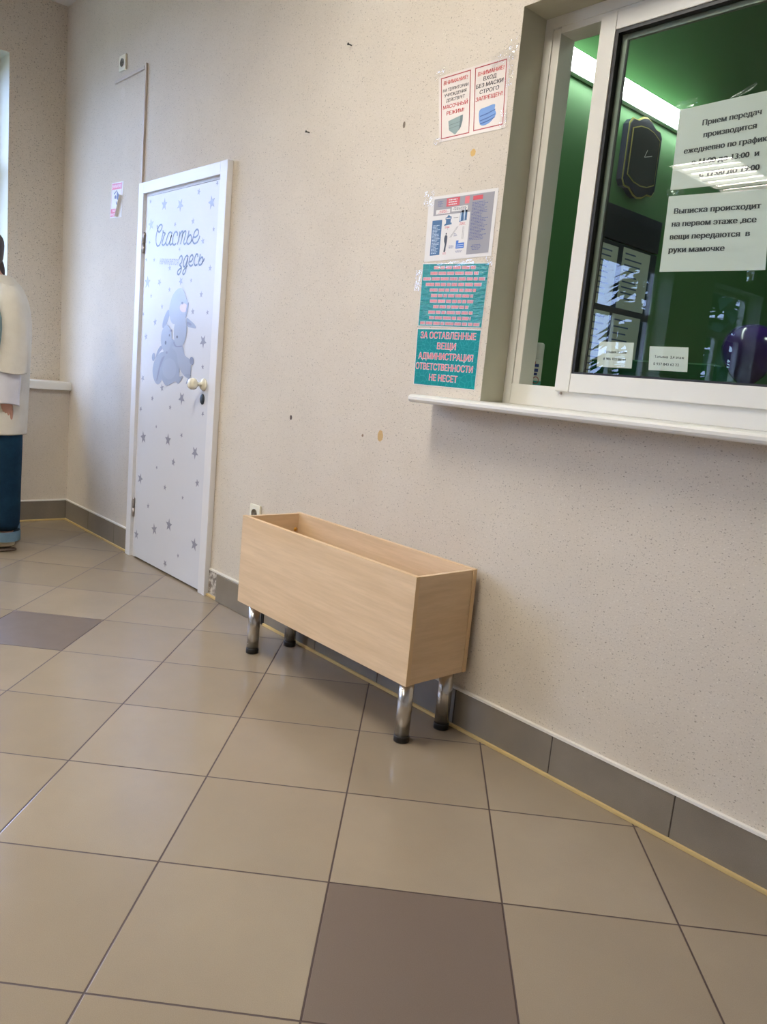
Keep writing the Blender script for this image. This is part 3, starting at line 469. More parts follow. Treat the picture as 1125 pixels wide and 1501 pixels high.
# baseboards -------------------------------------------------------
def baseboard_north():
    root = tag(empty('baseboard_north', (-1.5, 0, 0)), kind='structure')
    pieces = [(-5.365, -4.96), (-4.955, -4.55), (-4.545, -4.335), (-2.865, -2.48), (-2.476, -2.08), (-2.076, -1.68), (-1.676, -1.276), (-1.272, -0.875), (-0.871, -0.47), (-0.466, -0.06), (-0.056, 0.35), (0.354, 0.76), (0.764, 1.17), (1.174, 1.6), (1.604, XE)]
    bm = bmesh.new()
    for a, b in pieces: box(bm, (a, -0.010, 0.010), (b, -0.0005, 0.134), 0, 0.0008)
    for a, b in ((-5.365, -4.335), (-2.87, XE)): box(bm, (a, -0.0085, 0.0), (b, 0.0, 0.134), 1)
    part('skirting_tiles', bm, ['skirt', 'joint'], root)
    bm = bmesh.new()
    box(bm, (-5.365, -0.0125, 0.134), (-4.335, 0, 0.142)); box(bm, (-3.375, -0.0125, 0.134), (XE, 0, 0.142))
    part('top_strip', bm, 'white_strip', root)
    bm = bmesh.new()
    for a, b in ((-5.365, -4.335), (-2.866, XE), (-3.385, -3.285)): box(bm, (a, -0.018, 0.0), (b, -0.0005, 0.011), 0, 0.003)
    tag(part('caulk_bead', bm, 'caulk', root), 'yellowed caulk bead')
    tag(part('bare_plaster', B((-3.385, -0.006, 0.0), (-3.285, 0, 0.134)), 'patch', root), 'bare plaster patch')
    lt = B((-3.281, -0.024, 0.002), (-2.886, -0.013, 0.136), 0, 0.001)
    tag(part('loose_tile', lt, 'skirt', root), 'loose skirting tile')
    part('tile_gap', B((-3.285, -0.0125, 0.0), (-2.87, 0, 0.134)), 'black', root)
baseboard_north()
def baseboard_west():
    root = tag(empty('baseboard_west', (-5.365, -3, 0)), kind='structure')
    bm = bmesh.new(); y = -0.012
    while y > YS:
        y2 = max(y-0.4, YS); box(bm, (-5.365, y2+0.004, 0.010), (-5.355, y, 0.134), 0, 0.0008); y = y2
    box(bm, (-5.365, YS, 0), (-5.357, -0.001, 0.134), 1)
    part('skirting_tiles', bm, ['skirt', 'joint'], root)
    part('top_strip', B((-5.365, YS, 0.134), (-5.3525, -0.013, 0.142)), 'white_strip', root)
    tag(part('caulk_bead', B((-5.365, YS, 0), (-5.347, -0.018, 0.011), 0, 0.003), 'caulk', root), 'yellowed caulk bead')
baseboard_west()

# west windows -----------------------------------------------------
for k, (a, b) in enumerate(WIN):
    root = tag(empty('window_%d' % (k+2), (WX-0.2, (a+b)/2, 0.93)), kind='structure')
    X0, X1 = WX-0.30, WX-0.235
    bm = bmesh.new(); t = 0.065; mid = (a+b)/2; zt = 2.25
    for r in ((a, b, 0.93, 0.93+t), (a, b, 2.905-t, 2.905), (a, a+t, 0.93+t, 2.905-t), (b-t, b, 0.93+t, 2.905-t), (mid-0.05, mid+0.05, 0.93+t, zt-0.05), (a+t, b-t, zt-0.05, zt+0.05)):
        box(bm, (X0, r[0], r[2]), (X1, r[1], r[3]), 0, 0.004)
    part('window_frame', bm, 'upvc', root)
    part('glass_pane', B((X0+0.03, a+t-0.01, 0.985), (X0+0.036, b-t+0.01, 2.85)), 'glass_out', root)
ws = B((WX-0.34, YS, 0.8785), (-5.325, -0.0005, 0.93), 0, 0.006)
struct('west_sill', ws, 'upvc').name = 'trim_2'

# ------------------------------------------------------------------ ticket window
tw = tag(empty('window_1', (TX0, TY, TZ0)), kind='structure')
bm = bmesh.new()      # outer frame (two-track), with deeper rebate
FD0, FD1 = 0.11, 0.185
box(bm, (TX0, FD0, 1.109), (-1.694, FD1, TZ1), 0, 0.002); box(bm, (-1.693, FD0+0.003, 1.109), (-1.665, FD1, 2.252), 0, 0.003)
box(bm, (-0.11, FD0, 1.109), (TX1, FD1, TZ1), 0, 0.002)
box(bm, (-1.694, FD0, 2.255), (-0.11, FD1, TZ1), 0, 0.002); box(bm, (-1.665, FD0+0.003, 2.236), (-0.11, FD1, 2.2555), 0, 0.002)
box(bm, (-1.694, FD0, 1.109), (-0.11, FD1, 1.176), 0, 0.003)
part('window_frame', bm, 'upvc', tw)
def sash(x0, x1, y0, y1, gl_y):
    bm = bmesh.new(); s = 0.053; zb, zt = 1.164, 2.243
    box(bm, (x0, y0, zb), (x0+s, y1, zt), 0, 0.003); box(bm, (x1-s, y0, zb), (x1, y1, zt), 0, 0.003)
    box(bm, (x0+s+0.0008, y0+0.0006, zb), (x1-s-0.0008, y1, zb+0.056), 0, 0.003); box(bm, (x0+s+0.0008, y0+0.0006, zt-0.05), (x1-s-0.0008, y1, zt), 0, 0.003)
    sh = part('sash', bm, 'upvc', tw)
    gx0, gx1, gz0, gz1 = x0+s, x1-s, zb+0.056, zt-0.05
    bm = bmesh.new(); g = 0.010
    for r in ((gx0, gx0+g, gz0, gz1), (gx1-g, gx1, gz0, gz1), (gx0+g, gx1-g, gz0, gz0+0.006), (gx0+g, gx1-g, gz1-g, gz1)):
        box(bm, (r[0], y0+0.004, r[2]), (r[1], y1-0.002, r[3]))
    part('gasket', bm, 'gasket', tw, parent=sh)
    bm = bmesh.new()
    for r in ((gx0+g, gx0+g+0.018, gz0, gz1), (gx1-g-0.018, gx1-g, gz0, gz1), (gx0+g+0.018, gx1-g-0.018, gz1-g-0.016, gz1-g)):
        box(bm, (r[0], gl_y+0.0065, r[2]), (r[1], gl_y+0.018, r[3]), 0, 0.002)
    bm2 = part('spacer', bm, 'alu', tw, parent=sh)
    part('inner_gasket', B((gx0+g+0.018, gl_y+0.0065, gz0), (gx0+g+0.023, gl_y+0.014, gz1-g-0.016)), 'gasket', tw, parent=sh)
    part('glass_pane', B((gx0+0.002, gl_y, gz0+0.002), (gx1-0.002, gl_y+0.006, gz1-0.002)), 'glass', tw, parent=sh)
sash(-1.512, -0.74, 0.099, 0.132, 0.1165)
sash(-0.80, -0.10, 0.140, 0.172, 0.155)
part('latch_pin', lathe(bmesh.new(), [(0.004, 0), (0.004, 0.006), (0, 0.007)], (-1.492, 0.1095, 1.158), '-y', 12), 'hinge', tw)
# the protruding sill: rounded front, sits in the opening
bm = bmesh.new()
prof = [(0.110, 1.083), (-0.108, 1.083), (-0.117, 1.086), (-0.121, 1.093), (-0.121, 1.101), (-0.116, 1.107), (-0.106, 1.109), (0.110, 1.109)]
sx0, sx1 = -1.938, 0.16
A_ = [bm.verts.new((TX0 if y > 0 else sx0, y, z)) for y, z in prof]
bm.free()
bm = bmesh.new()
def extr(bm, prof, x0, x1):
    a = [bm.verts.new((x0, y, z)) for y, z in prof]; b = [bm.verts.new((x1, y, z)) for y, z in prof]
    n = len(prof)
    for i in range(n): bm.faces.new((a[i], a[(i+1) % n], b[(i+1) % n], b[i]))
    bm.faces.new(list(reversed(a))); bm.faces.new(b); bmesh.ops.recalc_face_normals(bm, faces=bm.faces)
extr(bm, [(-0.0005, 1.083)]+prof[1:-1]+[(-0.0005, 1.109)], sx0, sx1)
box(bm, (TX0, -0.001, 1.083), (TX1, 0.2, 1.109))
part('window_sill', bm, 'upvc', tw)
# plaster reveal filler below the frame is the wall itself

# ------------------------------------------------------------------ door
DX0, DX1 = -4.2328, -3.4680
dr = tag(empty('door_1', ((DX0+DX1)/2, 0, 0)), kind='structure')
bm = bmesh.new()
def casing(x0, x1, z0, z1): box(bm, (x0, -0.030, z0), (x1, -0.0005, z1), 0, 0.003)
casing(-4.330, -4.270, 0.0, 2.070); casing(-3.450, -3.385, 0.0, 2.070); casing(-4.2702, -3.4498, 2.012, 2.0695)
box(bm, (-4.270, -0.012, 0.0), (-4.243, -0.0005, 2.012)); box(bm, (-4.243, -0.012, 1.999), (-3.450, -0.0005, 2.012))
part('door_frame', bm, 'upvc_door', dr)
part('door_shadow_gap', B((-4.2435, -0.004, 0.0), (-3.4500, -0.0005, 1.9995)), 'gasket', dr)
leaf = part('door_leaf', B((DX0-0.004, -0.0215, 0.010), (-3.4575, -0.004, 1.993), 0, 0.002), 'leaf', dr)
LY = -0.0223
def flat(bm, pts, y, mi=0):
    f = bm.faces.new([bm.verts.new((x, y, z)) for x, z in pts]); f.material_index = mi
bm = bmesh.new(); rs = random.Random(3)
PXS = (1150.0)
for (x, z, h) in STARS:
    a0 = rs.uniform(-0.25, 0.25)+(PI if rs.random() < 0.25 else 0); R1 = h*1.02; R2 = R1*0.42
    c = bm.verts.new((x, LY, z)); ring = []
    for k in range(10):
        a = PI/2+a0+k*PI/5; r = R1 if k % 2 == 0 else R2
        ring.append(bm.verts.new((x+r*math.cos(a), LY, z+r*math.sin(a))))
    for k in range(10): bm.faces.new((c, ring[k], ring[(k+1) % 10]))
part('star_pattern', bm, 'star', dr, parent=leaf)
bm = bmesh.new()
for i, (k, P) in enumerate(RABBIT): flat(bm, P, LY-0.0001-0.00006*i, k)
part('rabbit_print', bm, ['rab%d' % k for k in range(6)], dr, parent=leaf)
def ribbon(bm, pts, w, y):
    # smoothed pen stroke of constant width
    P = [Vector((p[0], p[1])) for p in pts]; Q = []
    for i in range(len(P)-1):
        a = P[max(i-1, 0)]; b = P[i]; c = P[i+1]; d = P[min(i+2, len(P)-1)]
        for k in range(6):
            t = k/6; Q.append(0.5*((2*b)+(c-a)*t+(2*a-5*b+4*c-d)*t*t+(3*b-a-3*c+d)*t**3))
    Q.append(P[-1]); prev = None
    for i, q in enumerate(Q):
        d = (Q[min(i+1, len(Q)-1)]-Q[max(i-1, 0)])
        if d.length < 1e-7: continue
        d.normalize(); n = Vector((-d.y, d.x))*w/2
        cur = (bm.verts.new((q.x+n.x, y, q.y+n.y)), bm.verts.new((q.x-n.x, y, q.y-n.y)))
        if prev: bm.faces.new((prev[0], prev[1], cur[1], cur[0]))
        prev = cur
bm = bmesh.new()
for s_ in SCRIPT: ribbon(bm, s_, 0.0085, LY-0.0001)
part('script_lettering', bm, 'ink', dr, parent=leaf)
bm = bmesh.new()
V, F = glyphs('начинается', 0.0, 0.35)
x0 = min(v[0] for v in V); x1 = max(v[0] for v in V); ax, bx = SMALL[0][0][0]-0.008, SMALL[-1][-1][0]+0.008; az = SMALL[0][0][1]-0.024; bz = SMALL[-1][0][1]-0.024
vv = [bm.verts.new((ax+(x-x0)/(x1-x0)*(bx-ax), LY-0.0001, az+(x-x0)/(x1-x0)*(bz-az)+y*0.055)) for x, y in V]
for f in F: bm.faces.new([vv[i] for i in f])
part('small_lettering', bm, 'ink_pale', dr, parent=leaf)
kx, kz = -3.512, 1.040
bm = lathe(bmesh.new(), [(0.031, 0.0), (0.031, 0.004), (0.026, 0.011), (0.014, 0.016), (0.010, 0.022), (0.010, 0.034), (0.015, 0.039), (0.024, 0.046), (0.029, 0.056), (0.029, 0.066), (0.024, 0.077), (0.013, 0.083), (0, 0.0845)], (kx, -0.0215, kz), '-y', 36)
tag(part('door_knob', bm, 'cream_knob', dr, True, parent=leaf), 'cream round door knob')
bm = lathe(bmesh.new(), [(0.021, 0), (0.021, 0.004), (0.017, 0.009), (0.006, 0.010), (0, 0.010)], (kx-0.003, -0.0215, 0.968), '-y', 28)
bmesh.ops.scale(bm, verts=bm.verts, vec=(0.85, 1, 1.25), space=Matrix.Translation((-(kx-0.003), 0, -0.968)))
tag(part('keyhole_cover', bm, 'keyhole', dr, parent=leaf), 'dark keyhole cover')
for hz in (1.755, 0.292):
    bm = bmesh.new()
    lathe(bm, [(0.0075, -0.055), (0.0075, -0.006)], (-4.250, -0.024, hz), 'z', 14); lathe(bm, [(0.0075, -0.004), (0.0075, 0.05), (0.004, 0.056)], (-4.250, -0.024, hz), 'z', 14)
    part('hinge', bm, 'hinge', dr)

# ================================================================== THINGS
# bench box on four chromed legs -----------------------------------
bx0, bx1, by0, by1, bz0, bz1, T = -2.637, -1.637, -0.297, -0.021, 0.215, 0.567, 0.016
bench = tag(empty('storage_box', ((bx0+bx1)/2, (by0+by1)/2, 0)), 'long open-topped pale wooden box on four chrome legs standing against the wall', 'box')
def board(name, a, b, mat, edges=()):
    o = part(name, B(a, b, 0, 0.0006), mat, bench)
    return o
# front and back boards run full length; ends sit between them
fb = board('front_panel', (bx0, by0, bz0), (bx1, by0+T, bz1), 'wood_x')
bb = board('back_panel', (bx0, by1-T, bz0), (bx1, by1, bz1), 'wood_x')
board('end_panel', (bx0+0.001, by0+T, bz0), (bx0+T, by1-T, bz1-0.001), 'wood_y')
board('end_panel', (bx1-T, by0+T, bz0), (bx1-0.002, by1-T, bz1-0.001), 'wood_y')
board('bottom_panel', (bx0+T, by0+T, bz0+0.0), (bx1-T, by1-T, bz0+T), 'wood_x')
for nm, ob, y0, y1 in (('f', fb, by0, by0+T), ('b', bb, by1-T, by1)):
    bm = bmesh.new()
    for x0, x1 in ((bx0-0.0012, bx0), (bx1, bx1+0.0012)): box(bm, (x0, y0, bz0), (x1, y1, bz1+0.001))
    box(bm, (bx0, y0, bz1), (bx1, y1, bz1+0.0012))
    part('edge_band', bm, 'edge', bench, parent=ob)
cap = lathe(bmesh.new(), [(0.0085, 0), (0.0085, 0.002), (0, 0.003)], (bx0+T, -0.050, 0.500), 'x', 16)
tag(part('screw_cap', cap, 'screwcap', bench), 'amber screw cap')
for lx, ly in ((-2.594, -0.240), (-2.594, -0.055), (-1.688, -0.240), (-1.688, -0.055)):
    tube = lathe(bmesh.new(), [(0.0245, 0.022), (0.0245, bz0)], (lx, ly, 0), 'z', 40)
    lg = part('leg', tube, 'chrome', bench)
    ft = lathe(bmesh.new(), [(0.022, 0.0), (0.026, 0.002), (0.026, 0.018), (0.0255, 0.022)], (lx, ly, 0), 'z', 40)
    ob = part('foot_cap', ft, 'black', bench, parent=lg); tag(ob, 'black plastic foot')

# sockets ---------------------------------------------------------
def socket(name, x, z, label, cat, lit):
    r = tag(empty(name, (x, 0, z)), label, cat)
    s = 0.041
    part('plate', B((x-s, -0.012, z-s), (x+s, -0.0005, z+s), 0, 0.005), 'socket', r)
    ring = lathe(bmesh.new(), [(0.0215, 0.0), (0.0215, 0.0035), (0.0190, 0.0035), (0.0185, 0.0005), (0, 0.0005)], (x, -0.012, z), '-y', 32)
    part('socket_well', ring, 'socket_dark', r)
    bm = bmesh.new()
    for dx in (-0.0085, 0.0085): lathe(bm, [(0.0028, 0), (0.0028, 0.0012), (0, 0.0012)], (x+dx, -0.0124, z), '-y', 12)
    part('pin_holes', bm, 'hole', r)
socket('wall_socket', -3.000, 0.492, 'cream wall socket low on the wall just above the wooden box', 'socket', 1)
socket('wall_socket', -4.655, 2.757, 'small white socket high on the wall above the cable duct', 'socket', 1)

# cable duct: vertical + horizontal run ----------------------------
cd = tag(empty('cable_duct', (-4.345, 0, 2.08)), 'thin beige cable duct rising from the door frame and turning left', 'cable duct')
part('upright_run', B((-4.352, -0.012, 2.0705), (-4.338, -0.0005, 2.690), 0, 0.002), 'duct', cd)
part('side_run', B((-4.752, -0.012, 2.664), (-4.360, -0.0005, 2.680), 0, 0.002), 'duct', cd)

# camera warning sign, lower right corner peeled off --------------
S = Sheet((-4.7687, 2.129), (-4.606, 2.1215), (-4.615, 1.925), (-4.7819, 1.931), -0.0005)
sg = tag(empty('warning_sign', (-4.69, 0, 1.93)), 'red and white camera warning sign left of the door with its corner peeling', 'sign')
part('sheet', sheet_base(S), 'paper', sg)
bm = bmesh.new()
srect(bm, S, .04, .80, .90, .97, 0, .0009); srect(bm, S, .04, .04, .62, .26, 0, .0009)
srect(bm, S, .04, .26, .055, .80, 0, .0009); srect(bm, S, .885, .50, .90, .80, 0, .0009)
part('red_bands', bm, 'redsign', sg)
bm = bmesh.new()
stext(bm, S, 'ВНИМАНИЕ!', .47, .885, .78, .018, 0, .0012, .012); stext(bm, S, 'ВЕДЕТСЯ', .42, .20, .40, .011, 0, .0012, .01); stext(bm, S, 'ВИДЕО', .33, .10, .52, .012, 0, .0012, .01)
part('lettering', bm, 'pinkwhite', sg)
bm = bmesh.new()
spoly(bm, S, [(.50, .76), (.72, .62), (.72, .44), (.48, .54)], 0, .0009); spoly(bm, S, [(.22, .68), (.44, .77), (.50, .76), (.30, .66)], 0, .0009)
S_c = [(.38+.075*math.cos(a), .585+.055*math.sin(a)) for a in [k*PI/8 for k in range(16)]]
spoly(bm, S, S_c, 0, .0009)
spoly(bm, S, [(.44, .45), (.50, .37), (.68, .36), (.68, .28), (.74, .28), (.74, .46), (.68, .46), (.66, .40), (.54, .41), (.50, .46)], 0, .0009)
part('camera_icon', bm, 'textblue', sg)
bm = bmesh.new(); g = []
for k in range(7):
    t = k/6; a = t*PI*0.9; r = 0.008
    for e, (u0, v0) in enumerate(((.96, .62), (.66, .02))):
        p = S.at(u0-0.02*t, v0); g.append(bm.verts.new(p+Vector((-r*math.sin(a)*1.0-0.000, -0.0012-r*(1-math.cos(a)), 0))))
for k in range(6): bm.faces.new((g[2*k], g[2*k+1], g[2*k+3], g[2*k+2]))
tag(part('peeled_corner', bm, M['paper'], sg, True), 'curled paper corner')

# mask notice ------------------------------------------------------
S = Sheet((-2.068, 2.160), (-1.760, 2.160), (-1.746, 1.949), (-2.036, 1.948), -0.0005)
mk = tag(empty('mask_notice', (-1.9, 0, 1.95)), 'taped white notice with two red frames and two face mask pictures', 'notice')
part('sheet', sheet_base(S), 'film', mk)
bm = bmesh.new(); sframe(bm, S, .035, .04, .475, .965, .0032, 0, .0009); part('red_frame', bm, 'darkred', mk); bm = bmesh.new(); sframe(bm, S, .535, .05, .965, .965, .0032, 0, .0009)
part('red_frame', bm, 'darkred', mk)
bm = bmesh.new(); L = .0011
stext(bm, S, 'ВНИМАНИЕ!', .255, .875, .36, .0122, 0, L, .02, .1)
stext(bm, S, 'НА ТЕРРИТОРИИ', .255, .765, .38, .0100, 1, L, .015, .1)
stext(bm, S, 'УЧРЕЖДЕНИЯ', .255, .685, .33, .0100, 1, L, .015, .1)
stext(bm, S, 'ДЕЙСТВУЕТ', .255, .605, .28, .0100, 1, L, .015, .1)
stext(bm, S, 'МАСОЧНЫЙ', .255, .51, .38, .0122, 0, L, .02, .1)
stext(bm, S, 'РЕЖИМ!', .255, .41, .27, .0122, 0, L, .02, .1)
part('lettering', bm, ['red', 'kblack'], mk); bm = bmesh.new()
stext(bm, S, 'ВНИМАНИЕ!', .755, .86, .36, .0122, 0, L, .02, .1)
stext(bm, S, 'ВХОД', .745, .775, .18, .0122, 1, L, .02, .1)
stext(bm, S, 'БЕЗ МАСКИ', .745, .685, .38, .0122, 1, L, .02, .1)
stext(bm, S, 'СТРОГО', .745, .595, .27, .0122, 1, L, .02, .1)
stext(bm, S, 'ЗАПРЕЩЕН!', .745, .50, .38, .0122, 0, L, .02, .1)
part('lettering', bm, ['red', 'kblack'], mk)
bm = bmesh.new()
def smooth(P, n=5):
    o = []
    for i in range(len(P)):
        a, b, c, d = [Vector(P[(i+k) % len(P)]) for k in (-1, 0, 1, 2)]
        for k in range(n):
            t = k/n; o.append(tuple(.5*((2*b)+(c-a)*t+(2*a-5*b+4*c-d)*t*t+(3*b-a-3*c+d)*t**3)))
    return o
spoly(bm, S, [(.15, .29), (.24, .31), (.36, .335), (.37, .29), (.345, .16), (.27, .075), (.25, .07), (.16, .15)], 0, .0009)
spoly(bm, S, [(.335, .325), (.375, .335), (.37, .25), (.345, .16), (.31, .11), (.325, .2)], 1, .0012)
for v in (.17, .22): spoly(bm, S, [(.16, v), (.345, v+.02), (.345, v+.026), (.16, v+.006)], 1, .0013)
part('face_mask_print', bm, ['maskgrey', 'maskgrey2'], mk); bm = bmesh.new()
spoly(bm, S, smooth([(.62, .335), (.72, .36), (.83, .37), (.835, .30), (.855, .22), (.78, .13), (.70, .10), (.64, .12), (.615, .20)]), 2, .0009)
for v, k in ((.25, 3), (.185, 3), (.14, 3)):
    spoly(bm, S, [(.63, v), (.74, v+.02), (.845, v+.05), (.845, v+.04), (.74, v+.004), (.63, v-.014)], k, .0012)
part('face_mask_print', bm, ['maskgrey', 'maskgrey2', 'maskblue', 'maskblue2'], mk)
bm = crumple(-1.747, 2.172, 0.035, 0.060, -0.0015, 0, -1, 5, .006)
part('tape_strip', bm, 'tape', mk)
for i, (x, z, w, h, a) in enumerate(((-2.062, 2.168, .05, .03, .3), (-1.79, 2.158, .09, .045, .2), (-1.752, 2.10, .03, .06, 0), (-1.755, 1.975, .03, .05, 0), (-2.04, 1.95, .04, .025, 0))):
    part('tape_strip', crumple(x, z, w, h, -0.002, a, -1, 10+i, .004), 'tape', mk)

# infographic ------------------------------------------------------
S = Sheet((-2.058, 1.774), (-1.746, 1.772), (-1.746, 1.566), (-2.052, 1.560), -0.0005)
ig = tag(empty('information_poster', (-1.9, 0, 1.56)), 'white and grey diagram poster with blue buildings above the teal notices', 'poster')
part('sheet', sheet_base(S), 'paper', ig)
bm = bmesh.new(); L = .0009
srect(bm, S, .09, .70, .64, .955, 0, L); srect(bm, S, .64, .055, .955, .955, 0, L)
srect(bm, S, .085, .09, .235, .63, 1, L)
srect(bm, S, .28, .82, .475, .945, 3, L+.0002); srect(bm, S, .665, .865, .80, .93, 3, L+.0002); srect(bm, S, .55, .83, .615, .94, 5, L+.0002)
srect(bm, S, .13, .72, .345, .785, 4, L+.0002); srect(bm, S, .365, .735, .60, .805, 4, L+.0002)
# government building, towers, small office
spoly(bm, S, [(.27, .53), (.28, .56), (.295, .56), (.295, .62), (.285, .62), (.285, .655), (.305, .66), (.33, .695), (.355, .665), (.375, .66), (.375, .625), (.365, .62), (.365, .57), (.38, .57), (.385, .545)], 1, L)
srect(bm, S, .295, .632, .365, .645, 4, L+.0002)
spoly(bm, S, [(.49, .565), (.50, .70), (.52, .735), (.545, .745), (.545, .575)], 1, L); spoly(bm, S, [(.545, .575), (.55, .79), (.585, .815), (.60, .81), (.60, .58)], 1, L)
spoly(bm, S, [(.495, .575), (.503, .69), (.518, .715), (.515, .58)], 6, L+.0002); spoly(bm, S, [(.555, .58), (.558, .76), (.572, .775), (.57, .58)], 6, L+.0002)
srect(bm, S, .475, .16, .595, .245, 2, L); srect(bm, S, .475, .245, .51, .285, 2, L)
for v in (.18, .21): srect(bm, S, .485, v, .585, v+.008, 6, L+.0002)
# the standing figure, arrows
spoly(bm, S, smooth([(.295, .135), (.305, .24), (.29, .30), (.295, .37), (.315, .385), (.335, .365), (.335, .28), (.325, .20), (.322, .135)], 3), 7, L)
spoly(bm, S, [(.315+.010*math.cos(k*PI/6), .405+.016*math.sin(k*PI/6)) for k in range(12)], 7, L)
for a in ((.37, .34, .47, .50), (.385, .34, .485, .50)): spoly(bm, S, [(a[0], a[1]), (a[0]+.004, a[1]), (a[2]+.004, a[3]), (a[2], a[3])], 7, L)
for u in (.555, .57): srect(bm, S, u, .30, u+.003, .49, 7, L)
srect(bm, S, .405, .635, .475, .641, 7, L); srect(bm, S, .33, .465, .333, .50, 7, L)
rs = random.Random(11)
def textlines(bm, S, u0, u1, v0, v1, n, mi, lift, centre=False, th=.45):
    for k in range(n):
        v = v1-(k+.5)*(v1-v0)/n; w = (u1-u0)*rs.uniform(.55, 1); a = (u0+u1-w)/2 if centre else u0; e = a+w
        while a < e:                 # unreadably small words
            b = min(a+rs.uniform(.014, .035), e); hh = (v1-v0)/n*th*rs.uniform(.8, 1.1)
            srect(bm, S, a, v-hh/2, b, v+hh/2, mi, lift); a = b+.005
textlines(bm, S, .66, .90, .26, .84, 26, 8, L+.0003); textlines(bm, S, .68, .86, .11, .20, 4, 8, L+.0003, True)
textlines(bm, S, .10, .22, .11, .56, 20, 6, L+.0003); textlines(bm, S, .15, .24, .83, .92, 5, 8, L+.0003)
textlines(bm, S, .29, .46, .83, .935, 3, 4, L+.0004, True); textlines(bm, S, .15, .33, .73, .775, 3, 3, L+.0004, True); textlines(bm, S, .38, .59, .745, .795, 3, 7, L+.0004, True)
textlines(bm, S, .28, .36, .49, .52, 2, 3, L, True); textlines(bm, S, .49, .60, .51, .555, 3, 3, L, True); textlines(bm, S, .27, .35, .09, .12, 2, 3, L, True)
textlines(bm, S, .36, .45, .17, .22, 3, 8, L, True); textlines(bm, S, .43, .49, .35, .40, 3, 8, L); textlines(bm, S, .47, .58, .10, .13, 2, 8, L, True)
part('printed_diagram', bm, ['postgrey', 'postblue', 'postcobalt', 'red', 'paper', 'tealred', 'textpale', 'kblack', 'textblue'], ig)
part('tape_strip', crumple(-2.055, 1.768, .045, .05, -0.0015, .1, -1, 41, .004), 'tape', ig)

# teal notices -----------------------------------------------------
S = Sheet((-2.057, 1.556), (-1.748, 1.545), (-1.752, 1.340), (-2.052, 1.343), -0.0005)
t1 = tag(empty('teal_notice', (-1.9, 0, 1.34)), 'glossy teal notice of many small red lines, middle of the column', 'notice')
part('sheet', sheet_base(S), 'paper', t1)
bm = bmesh.new(); srect(bm, S, .008, .012, .992, .988, 0, .0009); tf = part('teal_film', bm, 'teal_gloss', t1)
bm = bmesh.new(); wds = (.62, .72, .94, .84, .70, .64, .66, .54, .68, .64, .92)
for k, w in enumerate(wds):
    v = .93-k*.0875; a = .5-w/2; e = .5+w/2
    while a < e:
        b = min(a+rs.uniform(.05, .13), e); srect(bm, S, a-.003, v-.026, b+.003, v+.026, 1, .0012); c = a
        while c < b-.006:
            q = rs.uniform(.010, .016); srect(bm, S, c, v-.020, min(c+q*.7, b), v+.020, 0, .0014); c += q
        a = b+.018
part('lettering', bm, ['tealred', 'tealedge'], t1)
for i, (x, z, w, h, a) in enumerate(((-1.75, 1.548, .03, .03, 0), (-2.07, 1.50, .03, .07, 0), (-1.90, 1.548, .16, .022, 0))):
    part('tape_strip', crumple(x, z, w, h, -0.002, a, -1, 60+i, .003), 'tape', t1)
S = Sheet((-2.053, 1.336), (-1.752, 1.336), (-1.752, 1.141), (-2.046, 1.141), -0.0005)
t2 = tag(empty('teal_notice', (-1.9, 0, 1.14)), 'teal notice with five lines of large red capitals, directly above the sill', 'notice')
part('sheet', sheet_base(S), 'paper', t2)
bm = bmesh.new(); srect(bm, S, .010, .014, .990, .986, 0, .0009); part('teal_film', bm, 'teal', t2)
bm = bmesh.new()
for txt, u, v, w in (('ЗА ОСТАВЛЕННЫЕ', .50, .885, .86), ('ВЕЩИ', .50, .705, .29), ('АДМИНИСТРАЦИЯ', .49, .525, .86), ('ОТВЕТСТВЕННОСТИ', .48, .34, .91), ('НЕ НЕСЕТ', .49, .155, .45)):
    stext(bm, S, txt, u, v, w+.012, .0225, 1, .0012, .05); stext(bm, S, txt, u, v, w, .0195, 0, .0015, .02)
part('lettering', bm, ['tealred', 'tealedge'], t2)

# nails ------------------------------------------------------------
for x, z, lab in ((-2.563, 2.371, 'upper of two small dark nails in the bare wall'), (-2.798, 2.099, 'lower of two small dark nails in the bare wall')):
    bm = lathe(bmesh.new(), [(0.0022, -0.004), (0.0022, 0.016), (0.0048, 0.0165), (0.0048, 0.018), (0, 0.0185)], (x, 0, z), '-y', 12)
    o = empty('nail', (x, 0, z)); bpy.data.objects.remove(o)
    bmesh.ops.translate(bm, verts=bm.verts, vec=(-x, 0, -z)); n_ = obj('nail', bm, 'hole'); n_.location = (x, 0, z); tag(n_, lab, 'nail')

# papers inside the glass, tube bottle, office things --------------
PG = 0.1235        # inner face of the front pane
def wpaper(name, tl, tr, br, bl, label, lines, cat='notice', mat='paper_dull', tape=()):
    # stuck behind the pane, facing the hall
    S = Sheet(tl, tr, br, bl, 0.1240)
    r = tag(empty(name, (bl[0], 0.116, bl[1])), label, cat)
    part('sheet', sheet_base(S, .0004), mat, r)
    bm = bmesh.new()
    for (txt, u, v, w, cap_, bo) in lines: stext(bm, S, txt, u, v, w, cap_, 0, .0007, bo, .0, serif=bo > .03)
    part('lettering', bm, 'kblack', r)
    for i, (x, z, w, h) in enumerate(tape): part('tape_strip', crumple(x, z, w, h, 0.1228, .2*i, 1, 80+i+int(100*abs(x)), .003), 'tape', r)
dx = 0.0   # measured on the pane plane
A_tl, A_tr, A_br, A_bl = (-1.2334, 1.9445), (-0.950, 1.9500), (-0.932, 1.731), (-1.2268, 1.7355)
def line(txt, xa, xb, z, tl, tr, br, bl, cap_, bo=.035):
    v = (z-bl[1])/(tl[1]-bl[1]); x0 = bl[0]+(tl[0]-bl[0])*v; x1 = br[0]+(tr[0]-br[0])*v
    return (txt, ((xa+xb)/2-x0)/(x1-x0), v, (xb-xa)/(x1-x0), cap_, bo)
